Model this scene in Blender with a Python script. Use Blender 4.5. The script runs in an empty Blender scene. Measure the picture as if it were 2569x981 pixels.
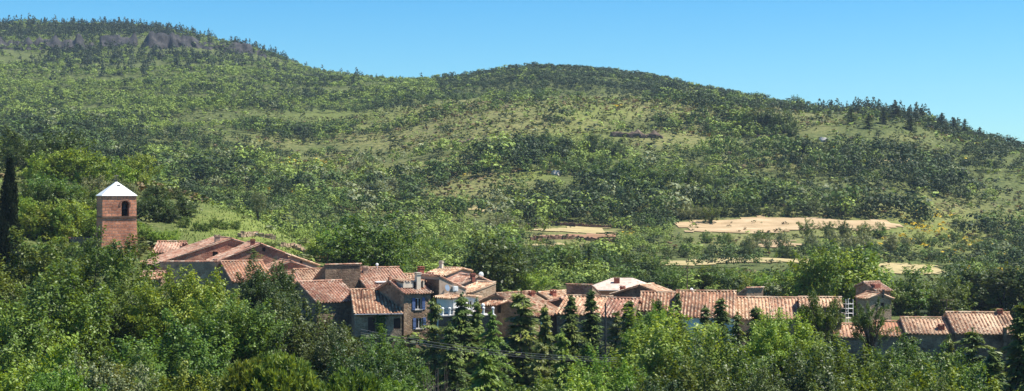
import bpy, bmesh, math, random
import numpy as np
from mathutils import Vector, Matrix

random.seed(7)
RNG = np.random.default_rng(11)
sc = bpy.context.scene
COL = sc.collection
F, CX, CY = 3800.0, 1284.5, 490.5          # focal length and centre of the photograph, in its own pixels
R = math.radians

def P(x, y, Y):                              # the point at distance Y seen at photo position x, y (eye at the origin)
    return Vector(((x - CX) / F * Y, Y, (CY - y) / F * Y))

# ------------------------------------------------------------------ noise
def _hash(ix, iy, s):
    h = (ix.astype(np.int64) * 374761393 + iy.astype(np.int64) * 668265263 + s * 1442695041) & 0x7fffffff
    h = ((h ^ (h >> 13)) * 1274126177) & 0x7fffffff
    return ((h ^ (h >> 16)) & 0xffff) / 65535.0

def vnoise(x, y, s=0):
    x = np.asarray(x, float); y = np.asarray(y, float)
    ix, iy = np.floor(x), np.floor(y)
    fx, fy = x - ix, y - iy
    fx = fx * fx * (3 - 2 * fx); fy = fy * fy * (3 - 2 * fy)
    a, b = _hash(ix, iy, s), _hash(ix + 1, iy, s)
    c, d = _hash(ix, iy + 1, s), _hash(ix + 1, iy + 1, s)
    return (a + (b - a) * fx) * (1 - fy) + (c + (d - c) * fx) * fy

def fbm(x, y, s=0, o=4):
    t, a, n = 0, 1, 0
    for k in range(o):
        t = t + a * vnoise(x * 2 ** k + 17.3 * k, y * 2 ** k + 9.1 * k, s + k); n += a; a *= .5
    return t / n

# ------------------------------------------------------------------ terrain height
def near(z40, z90, z130): return [(0, 'z', -1.8), (12, 'z', -4.5), (40, 'z', z40), (90, 'z', z90), (130, 'z', z130)]
PROF = {
 -500: near(-14, -19, -17) + [(165, 'z', -11), (200, 570), (240, 470), (300, 380), (350, 340), (430, 380), (520, 400), (620, 350), (750, 300), (900, 225), (1080, 150), (1180, 122), (1205, 94), (1350, 62), (1500, 70), (1800, 130), (2600, 300)],
 0: near(-14, -19, -17) + [(165, 'z', -12.5), (200, 600), (240, 490), (290, 400), (330, 385), (400, 430), (500, 420), (620, 350), (750, 300), (900, 225), (1080, 150), (1180, 125), (1205, 101), (1350, 70), (1500, 72), (1800, 130), (2600, 300)],
 250: near(-14, -19, -18) + [(165, 'z', -12), (200, 655), (235, 530), (270, 450), (300, 440), (360, 480), (450, 460), (600, 360), (750, 300), (900, 230), (1080, 155), (1180, 125), (1205, 101), (1350, 74), (1500, 75), (1800, 130), (2600, 300)],
 400: near(-14, -20, -18) + [(160, 'z', -13), (185, 'z', -10.5), (203, 650), (235, 560), (265, 475), (290, 470), (350, 520), (440, 475), (600, 375), (750, 290), (900, 225), (1080, 155), (1180, 125), (1205, 101), (1350, 78), (1500, 85), (1800, 150), (2600, 300)],
 520: near(-14, -20, -19) + [(160, 'z', -14), (185, 'z', -10.7), (205, 640), (235, 575), (262, 512), (285, 512), (350, 560), (440, 490), (600, 390), (750, 275), (820, 235), (900, 225), (1080, 160), (1180, 130), (1205, 110), (1330, 92), (1500, 100), (1800, 150), (2600, 300)],
 640: near(-14, -20, -19) + [(160, 'z', -15), (185, 'z', -11), (205, 650), (232, 595), (255, 548), (275, 550), (345, 600), (440, 500), (600, 395), (750, 280), (820, 245), (900, 235), (1080, 170), (1180, 145), (1300, 130), (1400, 145), (1800, 200), (2600, 300)],
 800: near(-14, -20, -20) + [(150, 'z', -18), (175, 'z', -14.5), (193, 'z', -11.2), (215, 665), (240, 632), (260, 640), (320, 640), (370, 590), (440, 510), (520, 460), (600, 400), (750, 300), (900, 240), (1050, 203), (1200, 189), (1400, 200), (1800, 215), (2600, 300)],
 1000: near(-14, -20, -20) + [(155, 'z', -18), (170, 'z', -15.5), (190, 'z', -12.2), (215, 'z', -11.8), (250, 690), (310, 670), (360, 620), (420, 560), (500, 480), (600, 380), (700, 300), (800, 250), (950, 222), (1100, 212), (1300, 218), (1800, 240), (2600, 330)],
 1200: near(-14, -20, -20) + [(155, 'z', -18), (175, 'z', -15.5), (195, 'z', -13.2), (230, 720), (300, 680), (360, 620), (420, 575), (500, 460), (590, 340), (680, 275), (760, 252), (850, 246), (950, 222), (1060, 193), (1200, 212), (1800, 260), (2600, 330)],
 1350: near(-14, -20, -20) + [(155, 'z', -18.5), (180, 'z', -15.3), (200, 'z', -14.3), (240, 725), (300, 680), (360, 620), (420, 580), (460, 520), (510, 430), (560, 370), (620, 300), (700, 258), (770, 252), (900, 215), (1060, 175), (1200, 195), (1800, 260), (2600, 330)],
 1500: near(-14, -20, -20.5) + [(155, 'z', -18.8), (180, 'z', -15.6), (200, 'z', -14.8), (240, 730), (300, 685), (340, 650), (400, 598), (436, 568), (500, 460), (560, 375), (620, 300), (700, 252), (770, 256), (900, 220), (1060, 182), (1200, 204), (1800, 270), (2600, 330)],
 1700: near(-14, -20, -21) + [(155, 'z', -19), (180, 'z', -16), (200, 'z', -15.4), (240, 735), (300, 687), (335, 655), (400, 588), (440, 553), (500, 462), (560, 370), (620, 300), (700, 257), (780, 257), (900, 235), (1040, 213), (1200, 230), (1800, 300), (2600, 360)],
 1900: near(-14, -20, -21) + [(155, 'z', -19), (180, 'z', -16.2), (200, 'z', -15.8), (240, 740), (300, 690), (335, 655), (400, 590), (440, 551), (500, 455), (560, 370), (620, 318), (700, 270), (780, 265), (900, 268), (1040, 262), (1200, 280), (1800, 330), (2600, 360)],
 2050: near(-14, -20, -21) + [(155, 'z', -19), (180, 'z', -16.5), (200, 'z', -16), (240, 745), (300, 695), (335, 660), (400, 592), (440, 553), (500, 450), (560, 375), (640, 300), (710, 274), (850, 295), (1200, 330), (1800, 350), (2600, 370)],
 2250: near(-14, -20, -21) + [(150, 'z', -19.3), (180, 'z', -17), (200, 'z', -16.5), (240, 755), (300, 705), (340, 668), (400, 610), (440, 560), (500, 460), (560, 375), (640, 310), (700, 290), (850, 315), (1200, 350), (1800, 370), (2600, 380)],
 2400: near(-14, -20, -21) + [(150, 'z', -19.3), (180, 'z', -17.2), (200, 'z', -16.8), (240, 760), (300, 710), (340, 680), (400, 630), (440, 590), (500, 490), (560, 405), (640, 345), (690, 330), (800, 350), (1200, 380), (1800, 390), (2600, 400)],
 2569: near(-14, -20, -21) + [(150, 'z', -19.3), (180, 'z', -17.5), (200, 'z', -17), (240, 770), (300, 720), (340, 695), (400, 650), (440, 612), (500, 515), (560, 435), (620, 378), (660, 376), (800, 400), (1200, 410), (1800, 410), (2600, 410)],
 3000: near(-14, -20, -21) + [(150, 'z', -19.3), (180, 'z', -18), (200, 'z', -17.5), (240, 780), (300, 740), (340, 720), (400, 680), (440, 650), (500, 570), (560, 500), (620, 450), (680, 440), (800, 450), (1200, 450), (1800, 430), (2600, 420)],
}
YG = np.arange(0, 2601, 4.0)
UG = np.linspace(-0.5, 0.47, 290)
def _table():
    xs = sorted(PROF); rows = []
    for x in xs:
        ys, zs = [], []
        for q in PROF[x]:
            ys.append(q[0]); zs.append(q[2] if q[1] == 'z' else (CY - q[1]) / F * q[0])
        rows.append(np.interp(YG, ys, zs))
    A = np.array(rows)
    us = np.array([(x - CX) / F for x in xs])
    B = np.array([np.interp(UG, us, A[:, j]) for j in range(len(YG))])      # [Y, u]
    k = np.exp(-np.linspace(-2, 2, 15) ** 2); k /= k.sum()
    Bp = np.pad(B, ((0, 0), (7, 7)), mode='edge')
    B = np.stack([np.convolve(r, k, 'valid') for r in Bp])
    k2 = np.exp(-np.linspace(-2, 2, 5) ** 2); k2 /= k2.sum()
    Bp = np.pad(B, ((2, 2), (0, 0)), mode='edge')
    return np.stack([np.convolve(c, k2, 'valid') for c in Bp.T]).T
TAB = _table()

def hz(X, Y):
    X = np.asarray(X, float); Y = np.asarray(Y, float)
    Yc = np.clip(Y, 0, 2599)
    u = np.clip(X / np.maximum(Yc, 60), UG[0], UG[-1] - 1e-6)
    fj = (u - UG[0]) / (UG[1] - UG[0]); fi = Yc / 4.0
    j = np.clip(np.floor(fj).astype(int), 0, len(UG) - 2); i = np.clip(np.floor(fi).astype(int), 0, len(YG) - 2)
    a, b = fi - i, fj - j
    z = (TAB[i, j] * (1 - a) * (1 - b) + TAB[i + 1, j] * a * (1 - b) + TAB[i, j + 1] * (1 - a) * b + TAB[i + 1, j + 1] * a * b)
    far = np.clip((Yc - 290) / 300, 0, 1.6)
    z = z + far * ((fbm(X / 70, Y / 50, 3, 3) - .5) * 7.0) + np.clip((Yc - 200) / 100, 0, 1) * (fbm(X / 14, Y / 12, 8, 2) - .5) * 1.2
    z = np.where(Y < 0, z - Y * .12, z)
    return z
def hz1(X, Y): return float(hz(np.array([X]), np.array([Y]))[0])

def hit(x, y, y0=140.0, y1=1500.0):          # nearest ground seen at photo position x, y
    Y = np.arange(y0, y1, 1.0)
    z = hz((x - CX) / F * Y, Y)
    s = (CY - y) / F * Y
    k = np.nonzero(z >= s)[0]
    Yh = float(Y[k[0]]) if len(k) else float(Y[np.argmax(z / Y)])
    return Vector(((x - CX) / F * Yh, Yh, hz1((x - CX) / F * Yh, Yh)))

# ------------------------------------------------------------------ materials
def newmat(name):
    m = bpy.data.materials.new(name); m.use_nodes = True
    nt = m.node_tree; nt.nodes.clear()
    out = nt.nodes.new('ShaderNodeOutputMaterial')
    return m, nt, out
def N(nt, t, **kw):
    n = nt.nodes.new(t)
    for k, v in kw.items():
        if k in n.bl_rna.properties.keys(): setattr(n, k, v)
        else: n.inputs[k].default_value = v
    return n
def ramp(nt, fac, stops):
    r = nt.nodes.new('ShaderNodeValToRGB'); e = r.color_ramp.elements
    while len(e) < len(stops): e.new(.5)
    for q, (p, c) in zip(e, stops): q.position = p; q.color = (*c, 1)
    nt.links.new(fac, r.inputs[0]); return r.outputs[0]
def mixc(nt, fac, a, b, mode='MIX'):
    n = nt.nodes.new('ShaderNodeMix'); n.data_type = 'RGBA'; n.blend_type = mode
    for s, v in ((0, fac), (6, a), (7, b)):
        if hasattr(v, 'is_linked'): nt.links.new(v, n.inputs[s])
        else: n.inputs[s].default_value = v if s == 0 else (*v, 1)
    return n.outputs[2]
def noise(nt, vec, scale, detail=4, rough=.6):
    n = N(nt, 'ShaderNodeTexNoise', Scale=scale, Detail=detail, Roughness=rough)
    if vec is not None: nt.links.new(vec, n.inputs['Vector'])
    return n.outputs['Fac']
def wpos(nt): return nt.nodes.new('ShaderNodeNewGeometry').outputs['Position']

def leafmat(name, c0, c1, c2, trans=.30, rough=.48, spec=.3, var=.05, col_attr=False):
    m, nt, out = newmat(name); L = nt.links.new
    if col_attr:
        col = N(nt, 'ShaderNodeAttribute', attribute_name='col').outputs['Color']
    else:
        t = N(nt, 'ShaderNodeAttribute', attribute_name='tint').outputs['Fac']
        col = ramp(nt, t, [(0, c0), (.5, c1), (1, c2)])
        oi = nt.nodes.new('ShaderNodeObjectInfo')
        h = N(nt, 'ShaderNodeHueSaturation')
        mr = N(nt, 'ShaderNodeMapRange'); mr.inputs[3].default_value = .5 - var * .45; mr.inputs[4].default_value = .5 + var * .45
        mv = N(nt, 'ShaderNodeMapRange'); mv.inputs[3].default_value = 1 - var * 4; mv.inputs[4].default_value = 1 + var * 5
        L(oi.outputs['Random'], mr.inputs[0]); L(mr.outputs[0], h.inputs['Hue'])
        fr = N(nt, 'ShaderNodeMath', operation='FRACT'); ml = N(nt, 'ShaderNodeMath', operation='MULTIPLY'); ml.inputs[1].default_value = 7.31
        L(oi.outputs['Random'], ml.inputs[0]); L(ml.outputs[0], fr.inputs[0]); L(fr.outputs[0], mv.inputs[0]); L(mv.outputs[0], h.inputs['Value'])
        L(col, h.inputs['Color']); col = h.outputs[0]
    b = N(nt, 'ShaderNodeBsdfPrincipled', Roughness=rough); b.inputs['Specular IOR Level'].default_value = spec
    L(col, b.inputs['Base Color'])
    tr = nt.nodes.new('ShaderNodeBsdfTranslucent')
    tc = mixc(nt, 1.0, col, (1.75, 1.5, .42), 'MULTIPLY'); L(tc, tr.inputs['Color'])
    mx = N(nt, 'ShaderNodeMixShader'); mx.inputs[0].default_value = trans
    L(b.outputs[0], mx.inputs[1]); L(tr.outputs[0], mx.inputs[2]); L(mx.outputs[0], out.inputs[0])
    return m

M = {}
M['oak'] = leafmat('leaf_oak', (0.0392, 0.0640, 0.0119), (0.0875, 0.1424, 0.0211), (0.1641, 0.2314, 0.0342))
M['dark'] = leafmat('leaf_dark', (0.0254, 0.0427, 0.0105), (0.0551, 0.0889, 0.0171), (0.0974, 0.1423, 0.0263), trans=.25)
M['light'] = leafmat('leaf_light', (0.0737, 0.1195, 0.0157), (0.1577, 0.2446, 0.0287), (0.2943, 0.3715, 0.0469))
M['lime'] = leafmat('leaf_lime', (0.0765, 0.1396, 0.0153), (0.1422, 0.2442, 0.0255), (0.2405, 0.3372, 0.0409))
M['silver'] = leafmat('leaf_silver', (0.0733, 0.0954, 0.0368), (0.1570, 0.1821, 0.0763), (0.3140, 0.3121, 0.1579), trans=.25)
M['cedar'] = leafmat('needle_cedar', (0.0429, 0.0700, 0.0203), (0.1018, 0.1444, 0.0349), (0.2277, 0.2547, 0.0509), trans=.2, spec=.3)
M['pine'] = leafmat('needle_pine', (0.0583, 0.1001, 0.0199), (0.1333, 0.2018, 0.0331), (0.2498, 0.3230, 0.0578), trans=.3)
M['cypress'] = leafmat('needle_cypress', (0.0119, 0.0171, 0.0056), (0.0178, 0.0269, 0.0083), (0.0266, 0.0367, 0.0112), trans=.1, spec=.2, var=.02)
M['broom'] = leafmat('leaf_broom', (0.0887, 0.1102, 0.0139), (0.2068, 0.1836, 0.0186), (0.6648, 0.4406, 0.0186))
M['forest'] = leafmat('leaf_forest', 0, 0, 0, trans=.12, rough=.6, spec=.2, col_attr=True)

def bark():
    m, nt, out = newmat('bark'); L = nt.links.new
    b = N(nt, 'ShaderNodeBsdfPrincipled', Roughness=.9)
    L(ramp(nt, noise(nt, wpos(nt), 6, 5), [(.3, (.025, .02, .016)), (.7, (.085, .07, .055))]), b.inputs['Base Color'])
    L(b.outputs[0], out.inputs[0]); return m
M['bark'] = bark()
def twig():
    m, nt, out = newmat('dry_twigs'); b = N(nt, 'ShaderNodeBsdfPrincipled', Roughness=.9)
    nt.links.new(ramp(nt, noise(nt, wpos(nt), 5), [(.3, (.09, .06, .05)), (.7, (.2, .14, .12))]), b.inputs['Base Color'])
    nt.links.new(b.outputs[0], out.inputs[0]); return m
M['twig'] = twig()

def plain(name, c, rough=.6, var=.25, scale=4, metal=0, spec=.4):
    m, nt, out = newmat(name); b = N(nt, 'ShaderNodeBsdfPrincipled', Roughness=rough, Metallic=metal)
    b.inputs['Specular IOR Level'].default_value = spec
    lo = tuple(v * (1 - var) for v in c); hi = tuple(min(1, v * (1 + var)) for v in c)
    nt.links.new(ramp(nt, noise(nt, wpos(nt), scale, 5), [(.3, lo), (.7, hi)]), b.inputs['Base Color'])
    nt.links.new(b.outputs[0], out.inputs[0]); return m
M['blue'] = plain('blue_paint', (.085, .13, .27), .5, .3)
M['teal'] = plain('teal_paint', (.12, .35, .45), .5, .2)
M['brown_wood'] = plain('brown_wood', (.05, .022, .016), .6, .3)
M['glass'] = plain('window_glass', (.012, .013, .016), .08, .2, spec=.6)
M['white'] = plain('white_paint', (.78, .77, .73), .5, .06)
M['metal'] = plain('galvanised_metal', (.45, .46, .47), .35, .15, metal=.7)
M['zinc'] = plain('white_roof_sheet', (.80, .80, .78), .45, .04, 1)
M['wire'] = plain('cable', (.30, .30, .30), .5, .1)
M['dark_metal'] = plain('dark_metal', (.035, .035, .035), .5, .2)
M['terracotta'] = plain('terracotta', (.36, .15, .085), .8, .25)
M['chimney'] = plain('chimney_render', (.40, .27, .19), .9, .3, 3)
M['chimney_brick'] = plain('chimney_brick', (.30, .095, .06), .9, .3, 6)
M['cream'] = plain('cream_render', (.62, .54, .42), .9, .15, 1.5)
M['concrete'] = plain('concrete', (.42, .39, .35), .9, .2, 1.5)
M['inner_shade'] = plain('painted_inner_shade', (.02, .017, .015), .9, .2)  # shade inside window, loggia and belfry openings, painted as near-black sheets
M['flower'] = plain('red_flower', (.45, .03, .03), .7, .2)

def stone(name, cs, scale=2.6, mort=(.33, .26, .19), stain=.5, tint=None):
    m, nt, out = newmat(name); L = nt.links.new
    p = wpos(nt)
    mp = N(nt, 'ShaderNodeMapping'); mp.inputs['Scale'].default_value = (1, 1, 1.7); L(p, mp.inputs[0])
    nz = N(nt, 'ShaderNodeTexNoise', Scale=2.0); L(mp.outputs[0], nz.inputs['Vector'])
    ad = mixc(nt, .12, mp.outputs[0], nz.outputs['Color'])
    v = N(nt, 'ShaderNodeTexVoronoi', Scale=scale); L(ad, v.inputs['Vector'])
    ve = N(nt, 'ShaderNodeTexVoronoi', Scale=scale, feature='DISTANCE_TO_EDGE'); L(ad, ve.inputs['Vector'])
    sx = N(nt, 'ShaderNodeSeparateColor'); L(v.outputs['Color'], sx.inputs[0])
    n = len(cs); c = ramp(nt, sx.outputs[0], [(k / max(1, n - 1), q) for k, q in enumerate(cs)])
    e = N(nt, 'ShaderNodeMapRange'); e.inputs[1].default_value = .02; e.inputs[2].default_value = .09; L(ve.outputs['Distance'], e.inputs[0])
    c = mixc(nt, e.outputs[0], mort, c)
    st = ramp(nt, noise(nt, p, .5, 5, .7), [(.35, (1 - stain,) * 3), (.62, (1.1, 1.08, 1.05))])
    c = mixc(nt, 1, c, st, 'MULTIPLY')
    fine = ramp(nt, noise(nt, p, 9, 3), [(.3, (.75,) * 3), (.7, (1.2,) * 3)]); c = mixc(nt, 1, c, fine, 'MULTIPLY')
    b = N(nt, 'ShaderNodeBsdfPrincipled', Roughness=.92); b.inputs['Specular IOR Level'].default_value = .2
    L(c, b.inputs['Base Color'])
    bp = N(nt, 'ShaderNodeBump', Strength=.6, Distance=.06); L(e.outputs[0], bp.inputs['Height']); L(bp.outputs[0], b.inputs['Normal'])
    L(b.outputs[0], out.inputs[0]); return m
M['stone_brown'] = stone('rubble_stone_brown', [(.21, .135, .085), (.35, .235, .15), (.28, .185, .125), (.43, .31, .205)])
M['stone_red'] = stone('rubble_stone_red', [(.33, .13, .085), (.46, .20, .13), (.38, .165, .11), (.52, .30, .2)], mort=(.46, .27, .19))
M['stone_grey'] = stone('rubble_stone_grey', [(.36, .235, .145), (.50, .355, .23), (.43, .29, .185), (.58, .44, .30)], mort=(.54, .41, .28))
M['stone_dark'] = stone('rubble_stone_dark', [(.13, .08, .053), (.24, .155, .105), (.18, .115, .08), (.30, .205, .14)], mort=(.25, .18, .12))
M['dry_stone'] = stone('dry_stone', [(.22, .12, .08), (.36, .2, .14), (.28, .17, .12)], scale=3.2, mort=(.06, .04, .03))

def plaster(name, c, dirt=(.3, .22, .16)):
    m, nt, out = newmat(name); L = nt.links.new; p = wpos(nt)
    a = ramp(nt, noise(nt, p, .9, 6, .7), [(.35, tuple(v * .72 for v in c)), (.5, c), (.7, tuple(min(1, v * 1.1) for v in c))])
    s = ramp(nt, noise(nt, p, .45, 6, .75), [(.52, (0, 0, 0)), (.66, (.8,) * 3)])
    a = mixc(nt, s, a, dirt)
    b = N(nt, 'ShaderNodeBsdfPrincipled', Roughness=.92); L(a, b.inputs['Base Color'])
    bp = N(nt, 'ShaderNodeBump', Strength=.3, Distance=.03); L(noise(nt, p, 12, 4), bp.inputs['Height']); L(bp.outputs[0], b.inputs['Normal'])
    L(b.outputs[0], out.inputs[0]); return m
M['pink'] = plaster('pink_render', (.50, .26, .19), (.34, .17, .12))
M['orange'] = plaster('orange_render', (.55, .24, .14), (.45, .2, .13))
M['grey_plaster'] = plaster('grey_render', (.56, .40, .27), (.32, .21, .14))
M['white_wall'] = plaster('white_render', (.80, .76, .68), (.7, .66, .58))
M['tan_plaster'] = plaster('tan_render', (.45, .34, .25), (.3, .2, .15))

def brickmat():
    m, nt, out = newmat('tower_red_stone'); L = nt.links.new
    tc = nt.nodes.new('ShaderNodeTexCoord'); sp = nt.nodes.new('ShaderNodeSeparateXYZ'); L(tc.outputs['Object'], sp.inputs[0])
    ad = N(nt, 'ShaderNodeMath', operation='ADD'); L(sp.outputs[0], ad.inputs[0]); L(sp.outputs[1], ad.inputs[1])
    cb = nt.nodes.new('ShaderNodeCombineXYZ'); L(ad.outputs[0], cb.inputs[0]); L(sp.outputs[2], cb.inputs[1])
    nz = N(nt, 'ShaderNodeTexNoise', Scale=.8); L(cb.outputs[0], nz.inputs['Vector'])
    v = mixc(nt, .05, cb.outputs[0], nz.outputs['Color'])
    b = nt.nodes.new('ShaderNodeTexBrick'); L(v, b.inputs['Vector'])
    b.inputs['Scale'].default_value = 1; b.inputs['Brick Width'].default_value = .75; b.inputs['Row Height'].default_value = .36
    b.inputs['Mortar Size'].default_value = .04; b.inputs['Bias'].default_value = 0
    b.inputs['Color1'].default_value = (.80, .33, .175, 1); b.inputs['Color2'].default_value = (.50, .19, .10, 1); b.inputs['Mortar'].default_value = (.44, .25, .18, 1)
    p = wpos(nt)
    c = mixc(nt, 1, b.outputs['Color'], ramp(nt, noise(nt, p, .55, 6, .75), [(.34, (.55, .5, .5)), (.55, (1, 1, 1)), (.72, (1.25, 1.3, 1.3))]), 'MULTIPLY')
    c = mixc(nt, 1, c, ramp(nt, noise(nt, p, 5, 3), [(.3, (.7,) * 3), (.7, (1.25,) * 3)]), 'MULTIPLY')
    s = N(nt, 'ShaderNodeBsdfPrincipled', Roughness=.93); L(c, s.inputs['Base Color'])
    bp = N(nt, 'ShaderNodeBump', Strength=.5, Distance=.05); L(b.outputs['Fac'], bp.inputs['Height']); bp.invert = True; L(bp.outputs[0], s.inputs['Normal'])
    L(s.outputs[0], out.inputs[0]); return m
M['tower'] = brickmat()

def tilemat(name, cs, lichen=.5):
    m, nt, out = newmat(name); L = nt.links.new
    uv = N(nt, 'ShaderNodeAttribute', attribute_name='tile').outputs['Vector']
    fl = N(nt, 'ShaderNodeVectorMath', operation='FLOOR'); L(uv, fl.inputs[0])
    oi = nt.nodes.new('ShaderNodeObjectInfo')
    wn = N(nt, 'ShaderNodeTexWhiteNoise', noise_dimensions='4D'); L(fl.outputs[0], wn.inputs['Vector']); L(oi.outputs['Random'], wn.inputs['W'])
    p = wpos(nt)
    n = len(cs); c = ramp(nt, wn.outputs['Value'], [(k / (n - 1), q) for k, q in enumerate(cs)])
    st = ramp(nt, noise(nt, p, .35, 6, .7), [(.33, (1 - lichen, 1 - lichen, 1 - lichen * .95)), (.5, (1, 1, 1)), (.68, (1.18, 1.22, 1.25))])
    c = mixc(nt, 1, c, st, 'MULTIPLY')
    sp = ramp(nt, noise(nt, p, 2.2, 5, .7), [(.57, (0, 0, 0)), (.7, (.75,) * 3)]); c = mixc(nt, sp, c, (.16, .12, .09))
    b = N(nt, 'ShaderNodeBsdfPrincipled', Roughness=.88); b.inputs['Specular IOR Level'].default_value = .25
    L(c, b.inputs['Base Color']); L(b.outputs[0], out.inputs[0]); return m
M['tile_red'] = tilemat('canal_tile_red', [(0.252, 0.118, 0.072), (0.353, 0.179, 0.115), (0.428, 0.254, 0.173), (0.503, 0.377, 0.278), (0.307, 0.143, 0.096), (0.409, 0.214, 0.144)])
M['tile_pale'] = tilemat('canal_tile_pale', [(0.328, 0.169, 0.097), (0.456, 0.270, 0.160), (0.547, 0.371, 0.237), (0.602, 0.447, 0.299), (0.401, 0.185, 0.104)])
M['tile_old'] = tilemat('canal_tile_weathered', [(0.219, 0.101, 0.056), (0.346, 0.185, 0.111), (0.456, 0.295, 0.188), (0.520, 0.379, 0.251), (0.310, 0.118, 0.063)], .6)
M['tile_orange'] = tilemat('canal_tile_orange', [(0.335, 0.152, 0.082), (0.428, 0.224, 0.134), (0.493, 0.326, 0.211), (0.372, 0.173, 0.106), (0.512, 0.387, 0.278)], .4)
M['tile_flat'] = tilemat('pale_flat_tile', [(.60, .45, .36), (.66, .52, .42), (.70, .55, .46)], .15)

def rockmat():
    m, nt, out = newmat('cliff_rock'); L = nt.links.new; p = wpos(nt)
    mp = N(nt, 'ShaderNodeMapping'); mp.inputs['Scale'].default_value = (1, 1, .35); L(p, mp.inputs[0])
    c = ramp(nt, noise(nt, mp.outputs[0], .12, 8, .72), [(.36, (.004, .004, .004)), (.52, (.026, .023, .022)), (.7, (.085, .074, .066))])
    b = N(nt, 'ShaderNodeBsdfPrincipled', Roughness=.95); L(c, b.inputs['Base Color'])
    bp = N(nt, 'ShaderNodeBump', Strength=.9, Distance=.8); L(noise(nt, mp.outputs[0], .4, 8, .7), bp.inputs['Height']); L(bp.outputs[0], b.inputs['Normal'])
    L(b.outputs[0], out.inputs[0]); return m
M['rock'] = rockmat()
M['outcrop'] = plain('outcrop_rock', (.13, .095, .07), .95, .75, .9, spec=.1)

def groundmat():
    m, nt, out = newmat('hillside_ground'); L = nt.links.new; p = wpos(nt)
    z = N(nt, 'ShaderNodeAttribute', attribute_name='zone'); sp = N(nt, 'ShaderNodeSeparateColor'); L(z.outputs['Color'], sp.inputs[0])
    big = noise(nt, p, .035, 6, .65); fine = noise(nt, p, .6, 5, .7)
    green = ramp(nt, fine, [(.3, (.035, .048, .018)), (.5, (.085, .105, .032)), (.7, (.16, .165, .06))])
    dry = ramp(nt, fine, [(.3, (.06, .075, .024)), (.46, (.14, .15, .05)), (.6, (.21, .195, .075)), (.75, (.31, .25, .13))])
    a = N(nt, 'ShaderNodeMath', operation='ADD'); L(sp.outputs[0], a.inputs[0]); L(big, a.inputs[1])
    s = N(nt, 'ShaderNodeMapRange'); s.inputs[1].default_value = .75; s.inputs[2].default_value = 1.15; L(a.outputs[0], s.inputs[0])
    c = mixc(nt, s.outputs[0], green, dry)
    lush = ramp(nt, noise(nt, p, .9, 5, .7), [(.3, (.085, .115, .022)), (.5, (.15, .185, .04)), (.7, (.25, .255, .085))])
    c = mixc(nt, sp.outputs[1], c, lush)
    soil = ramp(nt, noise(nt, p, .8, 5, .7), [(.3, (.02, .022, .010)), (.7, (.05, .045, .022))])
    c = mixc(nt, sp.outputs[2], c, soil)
    b = N(nt, 'ShaderNodeBsdfPrincipled', Roughness=.95); b.inputs['Specular IOR Level'].default_value = .1
    L(c, b.inputs['Base Color'])
    bp = N(nt, 'ShaderNodeBump', Strength=.8, Distance=.5); L(fine, bp.inputs['Height']); L(bp.outputs[0], b.inputs['Normal'])
    L(b.outputs[0], out.inputs[0]); return m
M['ground'] = groundmat()
def fieldmat(name, a, bcol, c3):
    m, nt, out = newmat(name); L = nt.links.new; p = wpos(nt)
    mp = N(nt, 'ShaderNodeMapping'); mp.inputs['Scale'].default_value = (.35, 1, 1); mp.inputs['Rotation'].default_value = (0, 0, .1); L(p, mp.inputs[0])
    c = ramp(nt, noise(nt, mp.outputs[0], .22, 7, .7), [(.3, a), (.5, bcol), (.7, c3)])
    wv = N(nt, 'ShaderNodeTexWave', Scale=.13, Distortion=9, Detail=4); L(mp.outputs[0], wv.inputs['Vector']); c = mixc(nt, .22, c, ramp(nt, wv.outputs['Fac'], [(.2, (.78,) * 3), (.7, (1.1,) * 3)]), 'MULTIPLY')
    c = mixc(nt, ramp(nt, noise(nt, p, .12, 6, .75), [(.55, (0, 0, 0)), (.68, (.65,) * 3)]), c, (.17, .15, .06))
    b = N(nt, 'ShaderNodeBsdfPrincipled', Roughness=.95); b.inputs['Specular IOR Level'].default_value = .1
    L(c, b.inputs['Base Color'])
    bp = N(nt, 'ShaderNodeBump', Strength=.6, Distance=.2); L(noise(nt, p, 2, 4), bp.inputs['Height']); L(bp.outputs[0], b.inputs['Normal'])
    L(b.outputs[0], out.inputs[0]); return m
M['tan'] = fieldmat('mown_straw', (.27, .19, .10), (.41, .295, .17), (.53, .40, .25))
M['straw'] = fieldmat('straw_grass', (.26, .22, .09), (.38, .305, .15), (.46, .36, .19))
M['earth'] = fieldmat('red_earth', (.20, .10, .06), (.30, .17, .10), (.38, .25, .15))

# ------------------------------------------------------------------ object helpers
def link(o, parent=None):
    COL.objects.link(o)
    if parent is not None: o.parent = parent
    return o
def tag(o, label=None, cat=None, group=None, kind=None):
    for k, v in (('label', label), ('category', cat), ('group', group), ('kind', kind)):
        if v: o[k] = v
    return o
def empty(name, loc, rz=0):
    o = bpy.data.objects.new(name, None); o.empty_display_size = .5
    o.location = loc; o.rotation_euler = (0, 0, rz); return link(o)
def fastmesh(name, V, Fq, mat=None, attrs=None, smooth=False):
    V = np.asarray(V, np.float32); Fq = np.asarray(Fq, np.int32); k = Fq.shape[1]
    me = bpy.data.meshes.new(name)
    me.vertices.add(len(V)); me.vertices.foreach_set('co', V.ravel())
    me.loops.add(Fq.size); me.loops.foreach_set('vertex_index', Fq.ravel())
    me.polygons.add(len(Fq)); me.polygons.foreach_set('loop_start', np.arange(0, Fq.size, k, dtype=np.int32))
    me.polygons.foreach_set('loop_total', np.full(len(Fq), k, np.int32))
    if smooth: me.polygons.foreach_set('use_smooth', np.ones(len(Fq), bool))
    for n, (typ, arr) in (attrs or {}).items():
        a = me.attributes.new(n, typ, 'POINT')
        a.data.foreach_set({'FLOAT': 'value', 'FLOAT_VECTOR': 'vector', 'FLOAT_COLOR': 'color'}[typ], np.asarray(arr, np.float32).ravel())
    if mat: me.materials.append(mat)
    me.update(); me.validate()
    return me
def meshobj(name, me, parent=None, loc=None):
    o = bpy.data.objects.new(name, me)
    if loc is not None: o.location = loc
    return link(o, parent)

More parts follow.
